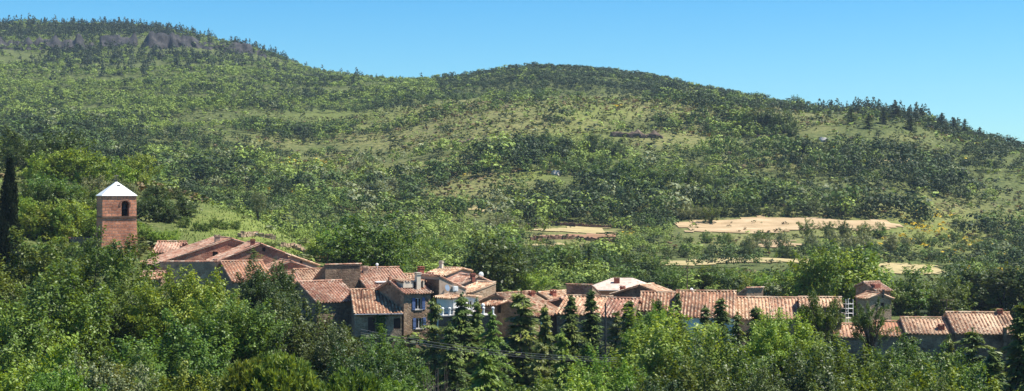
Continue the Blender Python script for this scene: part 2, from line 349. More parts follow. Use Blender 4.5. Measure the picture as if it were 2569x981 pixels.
class MB:                                    # collects boxes, tubes and prisms into one mesh
    def __init__(s): s.v = []; s.f = []
    def add(s, vs, fs):
        n = len(s.v); s.v += [tuple(q) for q in vs]; s.f += [tuple(i + n for i in q) for q in fs]
    def box(s, c, d, rot=0, jit=0):
        ca, sa = math.cos(rot), math.sin(rot); vs = []
        for k in (-.5, .5):
            for a, b in ((-.5, -.5), (.5, -.5), (.5, .5), (-.5, .5)):
                x, y = a * d[0] + random.uniform(-jit, jit), b * d[1] + random.uniform(-jit, jit)
                vs.append((c[0] + x * ca - y * sa, c[1] + x * sa + y * ca, c[2] + k * d[2] + random.uniform(-jit, jit)))
        s.add(vs, [(3, 2, 1, 0), (4, 5, 6, 7), (0, 1, 5, 4), (1, 2, 6, 5), (2, 3, 7, 6), (3, 0, 4, 7)])
    def tube(s, pts, rad, n=6):
        pts = [Vector(p) for p in pts]; rs = rad if hasattr(rad, '__len__') else [rad] * len(pts)
        rings = []; base = len(s.v)
        for i, p in enumerate(pts):
            d = (pts[min(i + 1, len(pts) - 1)] - pts[max(i - 1, 0)]).normalized()
            a = d.cross(Vector((0, 0, 1)) if abs(d.z) < .9 else Vector((1, 0, 0))).normalized(); b = d.cross(a)
            for k in range(n):
                t = 2 * math.pi * k / n; s.v.append(tuple(p + (a * math.cos(t) + b * math.sin(t)) * rs[i]))
        for i in range(len(pts) - 1):
            for k in range(n):
                s.f.append((base + i * n + k, base + i * n + (k + 1) % n, base + (i + 1) * n + (k + 1) % n, base + (i + 1) * n + k))
        s.f.append(tuple(base + k for k in range(n))[::-1]); e = base + (len(pts) - 1) * n; s.f.append(tuple(e + k for k in range(n)))
    def prism(s, poly, y0, y1):              # poly in local x, z (counter-clockwise seen from -y)
        n = len(poly); vs = [(x, y0, z) for x, z in poly] + [(x, y1, z) for x, z in poly]
        fs = [tuple(range(n)), tuple(range(2 * n - 1, n - 1, -1))] + [(i, i + n, (i + 1) % n + n, (i + 1) % n) for i in range(n)]
        s.add(vs, fs)
    def mesh(s, name, mat):
        me = bpy.data.meshes.new(name); me.from_pydata(s.v, [], s.f); me.update()
        bm = bmesh.new(); bm.from_mesh(me); bmesh.ops.recalc_face_normals(bm, faces=bm.faces); bm.to_mesh(me); bm.free()
        if mat: me.materials.append(mat)
        return me
    def build(s, name, mat, parent=None): return meshobj(name, s.mesh(name, mat), parent)

def cut(o, cutter_mb):                       # carve real openings into a solid wall
    c = meshobj('cutter', cutter_mb.mesh('cutter', None)); c.parent = o.parent; c.matrix_parent_inverse = Matrix()
    md = o.modifiers.new('cut', 'BOOLEAN'); md.object = c; md.operation = 'DIFFERENCE'; md.solver = 'EXACT'
    bpy.context.view_layer.update()
    me = bpy.data.meshes.new_from_object(o.evaluated_get(bpy.context.evaluated_depsgraph_get()))
    o.modifiers.clear(); old = o.data; o.data = me; me.name = o.name
    bpy.data.objects.remove(c); 

# ------------------------------------------------------------------ ground sheet
def zones(xi, yi, Y):
    """dryness, lush grass and bare shade-floor, by where a point of the hills is"""
    def el(cx, cy, rx, ry): return np.clip(1.35 - np.sqrt(((xi - cx) / rx) ** 2 + ((yi - cy) / ry) ** 2), 0, 1) 
    dry = np.zeros_like(xi)
    for e in OPEN: dry = np.maximum(dry, el(*e[:4]) * e[4])
    lush = np.maximum.reduce([el(640, 570, 190, 75) * (yi > 430), el(760, 620, 120, 40), el(1450, 350, 90, 30) * .7, el(1330, 440, 60, 14) * .8, el(900, 290, 160, 40) * .5, el(2300, 590, 280, 60) * .5, el(1480, 280, 120, 25) * .6])
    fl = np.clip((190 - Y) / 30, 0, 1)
    return dry * (Y > 300), lush * (Y > 195), fl
OPEN = [(1260, 300, 330, 60, 1), (1640, 268, 380, 34, 1), (1010, 340, 230, 60, .75), (850, 420, 200, 60, .5), (1130, 460, 230, 80, .85),
        (1900, 300, 240, 60, .75), (1730, 350, 230, 34, .6), (2020, 405, 280, 26, .75), (2330, 560, 330, 90, .75), (1450, 590, 170, 34, 1),
        (1960, 575, 330, 50, .9), (1000, 540, 250, 40, .45), (1500, 520, 140, 30, .5), (700, 360, 220, 40, .4), (2300, 350, 140, 30, .4)]

def build_ground():
    ys = np.concatenate([np.linspace(-120, 0, 9)[:-1], np.linspace(0, 150, 30)[:-1], np.geomspace(150, 1500, 250)[:-1], np.geomspace(1500, 2590, 25)])
    us = np.concatenate([np.linspace(-.85, -.46, 14)[:-1], np.linspace(-.46, .44, 330)[:-1], np.linspace(.44, .85, 14)])
    Yg, Ug = np.meshgrid(ys, us, indexing='ij')
    X = Ug * (np.maximum(Yg, 0) + 60)
    Z = hz(X, Yg)
    Ys = np.maximum(Yg, 20); xi = X / Ys * F + CX; yi = CY - Z / Ys * F
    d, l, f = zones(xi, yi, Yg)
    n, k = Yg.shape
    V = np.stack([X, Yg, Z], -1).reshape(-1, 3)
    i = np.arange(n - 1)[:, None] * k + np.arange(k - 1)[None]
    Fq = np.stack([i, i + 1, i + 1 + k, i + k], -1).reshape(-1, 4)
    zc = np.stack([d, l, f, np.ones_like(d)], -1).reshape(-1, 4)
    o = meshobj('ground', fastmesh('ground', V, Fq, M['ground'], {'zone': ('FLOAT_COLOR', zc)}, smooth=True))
    tag(o, kind='structure')
build_ground()

def patch(name, pts, mat, lift=.22, step=2.5):          # a field lying on the slope, from its outline in the photograph
    G = [hit(x, y) for x, y in pts]
    gx = [g.x for g in G]; gy = [g.y for g in G]
    xs = np.arange(min(gx), max(gx) + step, step); ys = np.arange(min(gy), max(gy) + step, step)
    A, B = np.meshgrid(xs, ys, indexing='ij')
    inside = np.zeros(A.shape, bool); n = len(G)
    An = A + (fbm(A / 9, B / 7, 61, 3) - .5) * 9; Bn = B + (fbm(A / 8, B / 9, 62, 3) - .5) * 7
    for i in range(n):
        x1, y1, x2, y2 = gx[i], gy[i], gx[(i + 1) % n], gy[(i + 1) % n]
        if y1 != y2: inside ^= ((y1 > Bn) != (y2 > Bn)) & (An < (x2 - x1) * (Bn - y1) / (y2 - y1) + x1)
    Z = hz(A, B) + lift
    V = np.stack([A, B, Z], -1).reshape(-1, 3); k = A.shape[1]
    i, j = np.nonzero(inside[:-1, :-1] & inside[1:, :-1] & inside[:-1, 1:] & inside[1:, 1:]); b = i * k + j
    Fq = np.stack([b, b + k, b + k + 1, b + 1], -1)
    used = np.unique(Fq); mp = np.zeros(len(V), int); mp[used] = np.arange(len(used))
    o = meshobj(name, fastmesh(name, V[used], mp[Fq], mat, smooth=True)); tag(o, kind='structure')
    PATCHES.append((gx, gy)); SEEN.append(pts); return o
PATCHES = []; SEEN = []
def hides_field(X, Y, P_=None):
    return in_patch(X, Y, [([a for a, b in q], [b for a, b in q]) for q in SEEN])
def in_patch(X, Y, polys=None):
    r = np.zeros(X.shape, bool)
    for gx, gy in (PATCHES if polys is None else polys):
        ins = np.zeros(X.shape, bool); n = len(gx)
        for i in range(n):
            x1, y1, x2, y2 = gx[i], gy[i], gx[(i + 1) % n], gy[(i + 1) % n]
            if y1 != y2: ins ^= ((y1 > Y) != (y2 > Y)) & (X < (x2 - x1) * (Y - y1) / (y2 - y1) + x1)
        r |= ins
    return r
patch('tan_field', [(1668, 562), (1760, 550), (1900, 545), (2050, 549), (2265, 556), (2262, 574), (2150, 584), (1950, 584), (1740, 588)], M['tan'])
patch('straw_field', [(1570, 674), (1600, 656), (1800, 650), (2000, 650), (2110, 658), (2080, 668), (1800, 668), (1640, 674)], M['straw'])
patch('straw_field', [(2060, 668), (2200, 661), (2375, 664), (2372, 692), (2250, 694), (2130, 690)], M['straw'])
patch('earth_bank', [(1840, 612), (1900, 600), (2010, 606), (2015, 622), (1900, 626)], M['tan'])
patch('earth_terrace', [(1310, 576), (1430, 566), (1560, 570), (1565, 580), (1380, 586)], M['straw'])
patch('earth_terrace', [(1330, 592), (1450, 588), (1560, 588), (1540, 594), (1390, 598)], M['earth'])
patch('earth_terrace', [(1235, 622), (1330, 614), (1420, 612), (1400, 620), (1300, 628)], M['straw'])
patch('earth_terrace', [(1100, 528), (1200, 520), (1290, 524), (1280, 531), (1180, 534)], M['straw'])
patch('earth_terrace', [(2130, 402), (2230, 398), (2320, 405), (2310, 411), (2200, 409)], M['straw'])
patch('lawn', [(800, 652), (850, 648), (868, 660), (820, 664)], M['straw'])

# ------------------------------------------------------------------ foliage builders
def rand_unit(n, rng):
    v = rng.normal(size=(n, 3)); return v / np.linalg.norm(v, axis=1, keepdims=True)
def quads(c, nrm, s, asp, rng, tang=None):
    n = len(c); t = rand_unit(n, rng) if tang is None else tang
    nrm = nrm / np.maximum(np.linalg.norm(nrm, axis=1, keepdims=True), 1e-6)
    if tang is None: t = t - nrm * (t * nrm).sum(1, keepdims=True)
    t = t / np.maximum(np.linalg.norm(t, axis=1, keepdims=True), 1e-6)
    b = np.cross(nrm, t); b = b / np.maximum(np.linalg.norm(b, axis=1, keepdims=True), 1e-6)
    s = np.asarray(s).reshape(-1, 1)
    V = np.stack([c + t * s, c + b * s * asp + t * s * .15, c - t * s, c - b * s * asp + t * s * .15], 1)
    return V                                  # [n, 4, 3]
def quadmesh(name, Q, tint, mat):
    n = len(Q)
    return fastmesh(name, Q.reshape(-1, 3), np.arange(4 * n).reshape(n, 4), mat, {'tint': ('FLOAT', np.repeat(np.clip(tint, 0, 1), 4))})

def broadleaf(name, seed, ncl, per, leaf, mat, rx=.5, zlo=.18, lump=.17, shape=1.0, limbs=14, trunk_r=.035, sep=.48):
    """a crown in a unit box: height 1, half width rx; returns crown and trunk meshes"""
    rng = np.random.default_rng(seed)
    d = rand_unit(ncl * 3, rng); d[:, 2] = np.where((d[:, 2] < -.35) & (zlo > .01), -d[:, 2] * .6, d[:, 2])
    ph = rng.uniform(0, 6.28, 6)
    az = np.arctan2(d[:, 1], d[:, 0])
    wob = 1 + .20 * np.sin(2 * az + ph[0] + 2 * d[:, 2]) + .17 * np.sin(3 * az + ph[1]) + .10 * np.sin(5 * d[:, 2] + ph[2] + az)
    r = rng.uniform(.25, 1, len(d)) ** .45 * wob
    zc = (1 + zlo) / 2; hh = (1 - zlo) / 2
    c = np.stack([d[:, 0] * r * rx * .86, d[:, 1] * r * rx * .86, zc + d[:, 2] * r * hh * .88], 1)
    keep = []
    for i in range(len(c)):                   # spread the clumps
        if len(keep) >= ncl: break
        if not keep or np.min(np.linalg.norm(c[keep] - c[i], axis=1)) > lump * sep: keep.append(i)
    c = c[keep]; ncl = len(c)
    rc = lump * rng.uniform(.55, 1.15, ncl)
    m = rng.poisson(per * (rc / lump) ** 1.6)
    idx = np.repeat(np.arange(ncl), m); n = len(idx)
    dc = (c - np.array([0, 0, zc])) / np.array([rx, rx, hh]); ax = dc * .9 + np.array([0, 0, .45]) + rng.normal(0, .45, (ncl, 3)); ax /= np.linalg.norm(ax, axis=1, keepdims=True)
    t = rng.uniform(-1, 1.25, n) ; g = rng.normal(0, 1, (n, 3))
    p = c[idx] + rc[idx, None] * (ax[idx] * (t * 1.05)[:, None] + g * (.285 * (1.12 - .42 * t))[:, None] * np.array([1, 1, .8]))
    e = p - (c[idx] - ax[idx] * rc[idx, None] * .6); e /= np.maximum(np.linalg.norm(e, axis=1, keepdims=True), 1e-6)
    nrm = e * .55 + rand_unit(n, rng) * .7 + np.array([0, 0, .5])
    Q = quads(p, nrm, leaf * rng.uniform(.6, 1.3, n), .55, rng)
    tint = np.clip(rng.normal(.5, .22, n) + rng.normal(0, .16, ncl)[idx], 0, 1)
    crown = quadmesh(name + '_crown', Q, tint, mat)
    mb = MB(); lean = rng.normal(0, .03, 2)
    top = Vector((lean[0], lean[1], zlo + .12)); mb.tube([(0, 0, -.06), (lean[0] * .4, lean[1] * .4, zlo * .5), top], [trunk_r * 1.25, trunk_r, trunk_r * .85], 7)
    for i in np.argsort(rng.random(ncl))[:limbs]:
        e_ = Vector(c[i]); mid = top.lerp(e_, .5) + Vector((*(rng.normal(0, .02, 2)), .03))
        mb.tube([top - Vector((0, 0, rng.uniform(0, .08))), mid, e_], [trunk_r * .6, trunk_r * .34, trunk_r * .12], 5)
    return crown, mb.mesh(name + '_trunk', M['bark'])

def conifer(name, seed, mat, rx=.28, levels=22, per=11, seg=9, leaf=.02, droop=.25, tip=.0, jag=.12, spray=7, zlo=.06, power=.9):
    rng = np.random.default_rng(seed); C, T, Nn, S, TI = [], [], [], [], []; ph0 = rng.uniform(0, 6)
    mb = MB(); mb.tube([(0, 0, -.05), (0, 0, .5), (0, 0, .99)], [.02, .011, .002], 6)
    for k in range(levels):
        f = (k + rng.uniform(-.3, .3)) / levels; z = zlo + (1 - zlo) * f
        Rl = rx * (1 - f) ** power * rng.uniform(1 - jag, 1 + jag * .6) + .012
        nb = max(4, int(per * (1 - f * .5)))
        for b in range(nb):
            a = rng.uniform(0, 6.283); Lb = Rl * rng.uniform(.4, 1.2) * (1 + .22 * math.sin(a * 2 + ph0)); z = min(.985, zlo + (1 - zlo) * (f + rng.uniform(-.7, .7) / levels))
            up = rng.uniform(.0, .25)
            ts = (np.arange(seg) + .6) / seg
            px = np.cos(a) * Lb * ts; py = np.sin(a) * Lb * ts; pz = z + Lb * (up * ts - droop * ts ** 2)
            if b % 2 == 0 and f < .9: mb.tube([(0, 0, z), (px[-1] * .6, py[-1] * .6, float(z + Lb * (up * .6 - droop * .36))), (px[-1], py[-1], pz[-1])], [.004, .0025, .001], 4)
            bt = rng.normal(.5, .14)
            for j in range(seg):
                n = max(2, int(spray * (1.15 - ts[j] * .5)))
                side = rng.choice([-1, 1], n) * rng.uniform(.15, 1, n)
                w = Lb * .30 * (1.1 - ts[j]) + .012
                o = np.stack([-np.sin(a) * side * w, np.cos(a) * side * w, -np.abs(side) * w * .35 - rng.uniform(0, .012, n)], 1)
                C.append(np.array([px[j], py[j], pz[j]]) + o + rng.normal(0, .004, (n, 3)))
                tg = o * .8 + np.array([np.cos(a), np.sin(a), -.25 + tip]) * w; T.append(tg)
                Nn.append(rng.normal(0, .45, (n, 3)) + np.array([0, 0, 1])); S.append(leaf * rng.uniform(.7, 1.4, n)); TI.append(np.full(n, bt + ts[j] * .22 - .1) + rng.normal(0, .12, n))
    n = 40; C.append(np.stack([rng.normal(0, .006, n), rng.normal(0, .006, n), rng.uniform(.9, 1, n)], 1)); T.append(np.tile([0, 0, 1.], (n, 1)) + rng.normal(0, .3, (n, 3))); Nn.append(rand_unit(n, rng)); S.append(np.full(n, leaf * .8)); TI.append(np.full(n, .5))
    C, T, Nn, S, TI = map(np.concatenate, (C, T, Nn, S, TI))
    T = T / np.linalg.norm(T, axis=1, keepdims=True); Nn = Nn - T * (Nn * T).sum(1, keepdims=True)
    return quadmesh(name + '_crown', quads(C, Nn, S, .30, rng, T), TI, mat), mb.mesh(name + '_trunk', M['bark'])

def pine(name, seed, mat, tufts=420, needles=44, rx=.5):
    rng = np.random.default_rng(seed); C, T, TI = [], [], []
    d = rand_unit(tufts, rng); d[:, 2] = np.abs(d[:, 2]) * 1.0 - .25
    r = rng.uniform(.3, 1, tufts) ** .5
    c = np.stack([d[:, 0] * r * rx, d[:, 1] * r * rx, .42 + d[:, 2] * r * .52], 1)
    mb = MB(); mb.tube([(0, 0, -.06), (.01, 0, .3), (0, .01, .75)], [.035, .025, .008], 6)
    for i in range(tufts):
        if i % 3 == 0: mb.tube([(0, 0, max(.1, c[i, 2] * .65)), (c[i, 0] * .6, c[i, 1] * .6, c[i, 2] * .9 - .02), c[i]], [.010, .006, .003], 4)
        out = d[i] * .9 + np.array([0, 0, .5]); n = needles
        ln = .06
        tt = out + rng.normal(0, .75, (n, 3)); tt /= np.linalg.norm(tt, axis=1, keepdims=True)
        axis = out / np.linalg.norm(out); along = rng.uniform(-.05, .05, n)[:, None]
        C.append(c[i] + axis * along + tt * ln * .5); T.append(tt); TI.append(rng.normal(.5, .12) + rng.normal(0, .12, n) + along[:, 0] * 2)
    C, T, TI = map(np.concatenate, (C, T, TI)); Nn = np.cross(T, rand_unit(len(T), rng))
    return quadmesh(name + '_crown', quads(C, Nn, np.full(len(C), .034), .2, rng, T), TI, mat), mb.mesh(name + '_trunk', M['bark'])

def cypress(name, seed, mat):
    rng = np.random.default_rng(seed); n = 16000
    z = rng.uniform(.02, 1, n); prof = np.clip(np.minimum(1, z / .12 + .3), 0, 1) * np.clip((1 - z) ** .55 * 1.15, 0, 1)
    a = rng.uniform(0, 6.283, n); rr = prof * .085 * (1 + .2 * np.sin(a * 4 + z * 21) + .12 * np.sin(a * 7 - z * 47)) * rng.uniform(.6, 1.05, n)
    C = np.stack([np.cos(a) * rr, np.sin(a) * rr, z], 1)
    T = np.stack([np.cos(a) * .35, np.sin(a) * .35, np.ones(n)], 1) + rng.normal(0, .25, (n, 3)); T /= np.linalg.norm(T, axis=1, keepdims=True)
    Nn = np.stack([np.cos(a), np.sin(a), np.full(n, .2)], 1) + rng.normal(0, .5, (n, 3)); Nn -= T * (Nn * T).sum(1, keepdims=True)
    mb = MB(); mb.tube([(0, 0, -.03), (0, 0, .9)], [.02, .004], 6)
    return quadmesh(name + '_crown', quads(C, Nn, rng.uniform(.007, .014, n), .4, rng, T), rng.normal(.5, .2, n), mat), mb.mesh(name + '_trunk', M['bark'])

LIB = {}
def lib(key, k):
    """tree models, built on first use"""
    if (key, k) in LIB: return LIB[(key, k)]
    s = hash_key = sum(ord(c) for c in key) * 31 + k * 101
    if key.startswith('fg_'):                  # close trees: many small leaves
        mt = key[3:]
        v = broadleaf(key, s, 175, 330, .0116, M[mt], rx=.47, zlo=.02, lump=.105, limbs=60, sep=.72, trunk_r=.018)
    elif key.startswith('sp_'):                # close, open and airy
        v = broadleaf(key, s, 62, 190, .0120, M[key[3:]], rx=.38, zlo=.12, lump=.075, limbs=62, trunk_r=.016)
    elif key.startswith('mid_'):
        v = broadleaf(key, s, 52, 76, .030, M[key[4:]], rx=.5, zlo=-.06, lump=.15, limbs=9, trunk_r=.03)
    elif key.startswith('bush_'):
        v = broadleaf(key, s, 60, 120, .025, M[key[5:]], rx=.55, zlo=-.06, lump=.15, limbs=9, trunk_r=.02)
    elif key.startswith('fgbush_'):
        v = broadleaf(key, s, 140, 320, .0135, M[key[7:]], rx=.55, sep=.6, zlo=.0, lump=.105, limbs=20, trunk_r=.014)
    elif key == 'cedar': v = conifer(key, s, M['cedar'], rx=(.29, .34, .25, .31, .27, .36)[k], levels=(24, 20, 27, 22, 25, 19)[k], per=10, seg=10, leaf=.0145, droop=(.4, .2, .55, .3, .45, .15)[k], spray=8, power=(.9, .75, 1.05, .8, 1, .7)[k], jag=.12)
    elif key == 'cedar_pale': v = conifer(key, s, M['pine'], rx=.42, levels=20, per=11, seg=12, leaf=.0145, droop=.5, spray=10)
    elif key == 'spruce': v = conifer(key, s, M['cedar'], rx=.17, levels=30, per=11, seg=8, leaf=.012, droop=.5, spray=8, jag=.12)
    elif key == 'midcon': v = conifer(key, s, M['dark'], rx=.24, levels=13, per=8, seg=5, leaf=.035, droop=.3, spray=5)
    elif key == 'pine': v = pine(key, s, M['pine'])
    elif key == 'cypress': v = cypress(key, s, M['cypress'])
    LIB[(key, k)] = v; return v

def plant(name, key, k, loc, width, height, label, cat='tree', group=None, rz=None):
    cr, tr = lib(key, k)
    V = cr.vertices; 
    if cr.name not in SPAN:
        a = np.empty(len(V) * 3, np.float32); V.foreach_get('co', a); a = a.reshape(-1, 3)
        SPAN[cr.name] = (np.percentile(np.abs(a[:, 0]), 97) * 2, np.percentile(a[:, 2], 99.7))
    wx, wz = SPAN[cr.name]
    root = empty(name, loc, random.uniform(0, 6.28) if rz is None else rz)
    ch = min(height, width * (2.3 if key[:3] == 'sp_' else 1.4)) if not any(q in key for q in ('cedar', 'spruce', 'con', 'cypress')) else height
    sc_ = (width / wx, width / wx, ch / wz); up = height - ch
    if up > .5:                               # a taller bole carries the same crown
        tr = tr.copy(); nv = np.empty(len(tr.vertices) * 3, np.float32); tr.vertices.foreach_get('co', nv); nv = nv.reshape(-1, 3)
        low = nv[:, 2] < -.01; nv[low, 2] -= up / sc_[2]; nv[low, :2] *= 1.3; tr.vertices.foreach_set('co', nv.ravel()); tr.update()
    for nm, me in (('crown', cr), ('trunk', tr)):
        o = meshobj(nm, me, root, (0, 0, up)); o.scale = sc_
    tag(root, label, cat, group); return root
SPAN = {}

# ------------------------------------------------------------------ houses
WORDS = ['', 'first', 'second', 'third', 'fourth', 'fifth', 'sixth', 'seventh', 'eighth', 'ninth', 'tenth', 'eleventh', 'twelfth']
NUM = ['', 'one', 'two', 'three', 'four', 'five', 'six', 'seven', 'eight', 'nine', 'ten', 'eleven', 'twelve']

def tile_slope(side, w, p, h, y0, y1, wave=.36, row=.42, flat=False):
    """one slope of canal tiles from the ridge down: covers, channels and lapped rows"""
    rng = np.random.default_rng(int(abs(w * 1000 + y1 * 77 + h * 13)))
    nw = max(2, int(round((y1 - y0) / wave))); Ls = w / math.cos(p); nr = max(2, int(round(Ls / row)))
    t = np.array([0, .12, .3, .48, .6, .8]); amp = .3 if flat else 1
    zt = np.where(t < .6, .085 * np.sin(np.pi * t / .6), -.055 * np.sin(np.pi * (t - .6) / .4)) * amp
    yy = np.concatenate([(k + t) for k in range(nw)] + [[nw]]); zt = zt * 1.35; zz = np.concatenate([np.tile(zt, nw), [0]])
    nu = len(yy); yw = y0 + yy * (y1 - y0) / nw
    V, Fq, UV = [], [], []
    cw = np.minimum(np.floor(yy).astype(int), nw - 1)
    sag = -.07 * np.sin(np.pi * (yw - y0) / (y1 - y0)) + .05 * (vnoise(yw * .9, np.full(nu, h * 3.1), 5) - .5)
    for r in range(nr):
        jit = rng.normal(0, .012, nw)[cw]; jy = rng.normal(0, .022, nw)[cw] * (zz > 0)
        for e in (0, 1):
            s = (r + e * 1.12) * Ls / nr + jy; off = zz + (.008 + e * .04) + jit
            x = s * math.cos(p) + off * math.sin(p); z = -s * math.sin(p) + off * math.cos(p) + sag
            V.append(np.stack([side * x, yw, h + z], 1)); UV.append(np.stack([np.minimum(yy, nw - .01), np.full(nu, r + .5), np.zeros(nu)], 1))
        b = r * 2 * nu; i = np.arange(nu - 1) + b
        q = np.stack([i, i + 1, i + 1 + nu, i + nu], 1); Fq.append(q if side < 0 else q[:, ::-1])
    return np.concatenate(V), np.concatenate(Fq), np.concatenate(UV)

def ridge_caps(y0, y1, h):
    n = max(1, int((y1 - y0) / .42)); V, Fq, UV = [], [], []
    for k in range(n):
        a, b = y0 + (y1 - y0) * k / n, y0 + (y1 - y0) * (k + 1.1) / n
        ang = np.linspace(0, np.pi, 6); base = len(V) * 0 + sum(len(v) for v in V)
        for yv, rr in ((a, .13), (b, .155)):
            V.append(np.stack([np.cos(ang) * rr, np.full(6, yv), h + .02 + np.sin(ang) * rr * .8], 1)); UV.append(np.tile([k + 500.5, 3.5, 0], (6, 1)))
        i = np.arange(5) + base; Fq.append(np.stack([i, i + 1, i + 7, i + 6], 1))
    return np.concatenate(V), np.concatenate(Fq), np.concatenate(UV)

def merge(parts):
    V, Fq, U, n = [], [], [], 0
    for v, f, u in parts: V.append(v); Fq.append(f + n); U.append(u); n += len(v)
    return np.concatenate(V), np.concatenate(Fq), np.concatenate(U)

def slab(side, w, p, h, y0, y1, th=.11):
    c, s = math.cos(p), math.sin(p); Ls = w / c; vs = []
    for dz in (-.02, -th):
        for sl in (0.02, Ls - .03):
            for y in (y0 + .02, y1 - .02): vs.append((side * (sl * c + dz * s), y, h - sl * s + dz * c))
    f = [(0, 1, 3, 2), (4, 6, 7, 5), (0, 2, 6, 4), (1, 5, 7, 3), (2, 3, 7, 6), (0, 4, 5, 1)]
    V = np.array(vs); return V, np.array(f), np.tile([77.5, 9.5, 0], (8, 1))

class House:
    def __init__(s, label, apex, yaw, L, wl, wr, p=19, wall='stone_brown', roof='tile_red', oh=.28, base=None, name='stone_house', cat='house', flat=False, wave=.36):
        s.O = P(*apex); s.yaw = R(yaw); s.L, s.wl, s.wr = L, wl, wr; s.p = R(p); tp = math.tan(s.p)
        c = s.O + s.d(((wr - wl) / 2, L / 2, 0))
        zb = min(hz1(c.x, c.y), hz1(s.O.x, s.O.y)) - .9 if base is None else base
        s.zb = zb; h = max(s.O.z - zb, 2.2 + max(wl, wr) * tp); s.h = h; s.zb = s.O.z - h
        s.root = tag(empty(name, (s.O.x, s.O.y, s.zb), s.yaw), label, cat)
        hl = h - wl * tp; hr = h - wr * tp; k = .10
        poly = [(-wl, 0), (wr, 0)] + ([(wr, hr - k)] if wr > 0 else []) + [(0, h - k)] + ([(-wl, hl - k)] if wl > 0 else [])
        mb = MB(); mb.prism(poly, 0, L); s.wall = mb.build('wall', M[wall], s.root)
        parts = []
        e0 = -.02 if wl == 0 or wr == 0 else 0
        for side, w in ((-1, wl), (1, wr)):
            if w > 0:
                parts += [tile_slope(side, w + oh, s.p, h, -oh * .7, L + oh * .7, wave=wave, flat=flat), slab(side, w + oh, s.p, h, -oh * .7, L + oh * .7)]
        if not flat: parts.append(ridge_caps(-oh * .7, L + oh * .7, h + .03))
        V, Fq, U = merge(parts)
        s.roof = meshobj('roof', fastmesh('roof', V, Fq, M[roof], {'tile': ('FLOAT_VECTOR', U)}), s.root)
        s.cut = None; s.todo = []
    def d(s, v):
        c, q = math.cos(s.yaw), math.sin(s.yaw); return Vector((v[0] * c - v[1] * q, v[0] * q + v[1] * c, v[2]))
    def local(s, px, py, face, off=0):
        """where the line of sight through a photo position meets a wall plane (or the plane at a distance from the ridge)"""
        r = Vector(((px - CX) / F, 1, (CY - py) / F)); c, q = math.cos(-s.yaw), math.sin(-s.yaw)
        o = Vector((-s.O.x, -s.O.y, -s.zb)); ol = Vector((o.x * c - o.y * q, o.x * q + o.y * c, o.z)); rl = Vector((r.x * c - r.y * q, r.x * q + r.y * c, r.z))
        if face == 'F': t = (0 - ol.y) / rl.y
        else: t = ({'R': s.wr, 'L': -s.wl, 'X': off}[face] - ol.x) / rl.x
        return ol + rl * t
    def opening(s, px, py, face, w, h, kind='window', shutter=None, sill=True, frame='white'):
        q = s.local(px, py, face); D = .22
        if face == 'F': q.x = max(-s.wl + w / 2 + .1, min(s.wr - w / 2 - .1, q.x))
        else: q.y = max(w / 2 + .1, min(s.L - w / 2 - .1, q.y))
        ax = {'F': (Vector((1, 0, 0)), Vector((0, -1, 0))), 'R': (Vector((0, 1, 0)), Vector((1, 0, 0))), 'L': (Vector((0, -1, 0)), Vector((-1, 0, 0)))}[face]
        t, n = ax
        def bx(mb, a, z, b, da, dz, db):
            c = q + t * a + n * b + Vector((0, 0, z)); dm = Vector((abs(t.x) * da + abs(n.x) * db, abs(t.y) * da + abs(n.y) * db, dz)); mb.box(c, dm)
        if s.cut is None: s.cut = MB()
        bx(s.cut, 0, 0, -D / 2 + .05, w, h, D + .1)
        def later():
            if kind == 'window':
                m = MB()
                for a, z, da, dz in ((-w / 2 + .035, 0, .07, h), (w / 2 - .035, 0, .07, h), (0, h / 2 - .035, w - .14, .07), (0, -h / 2 + .035, w - .14, .07), (0, 0, .06, h - .14)): bx(m, a, z, -D + .07, da, dz, .06)
                f = m.build('window', M[frame], s.root); g = MB(); bx(g, 0, 0, -D + .03, w - .02, h - .02, .03); g.build('pane', M['glass'], f)
                if sill: g = MB(); bx(g, 0, -h / 2 - .04, .02, w + .2, .08, .14); g.build('sill', M['concrete'], f)
            elif kind == 'hole':
                m = MB(); bx(m, 0, 0, -D + .03, w - .02, h - .02, .03); m.build('window_shade_panel', M['inner_shade'], s.root)  # near-black sheet at the back stands in for the unlit inside
            else:
                m = MB(); bx(m, 0, 0, -D + .08, w - .02, h - .02, .06)
                for i in range(1, 4): bx(m, -w / 2 + w * i / 4, 0, -D + .115, .02, h - .08, .015)
                m.build('door', M[frame], s.root)
            if shutter:
                for sd in (-1, 1):
                    m = MB(); sw = w * .44
                    bx(m, sd * (w / 2 + sw / 2 + .02), 0, .035, sw, h + .06, .05)
                    for z in (-h * .3, h * .3): bx(m, sd * (w / 2 + sw / 2 + .02), z, .07, sw - .06, .09, .02)
                    m.build('shutter', M[shutter], s.root)
        s.todo.append(later); return s
    def chimney(s, px, ptop, off, w=.55, mat='chimney', cap=True, d=None, up=None):
        q = s.local(px, ptop, 'X', off); q.y = max(-.3, min(s.L + .3, q.y)); zr = s.h - abs(off) * math.tan(s.p)
        top = q.z if up is None else zr + up; top = max(top, zr + .5); d = d or w
        m = MB(); m.box((off, q.y, (zr - .4 + top - .2) / 2), (w, d, top - .2 - zr + .4))
        if cap:
            m.box((off, q.y, top - .17), (w + .14, d + .14, .07))
            for a in (-1, 1):
                for b in (-1, 1): m.box((off + a * (w / 2 - .06), q.y + b * (d / 2 - .06), top - .085), (.09, .09, .10))
            m.box((off, q.y, top), (w + .12, d + .12, .06))
        m.build('chimney', M[mat], s.roof); return s
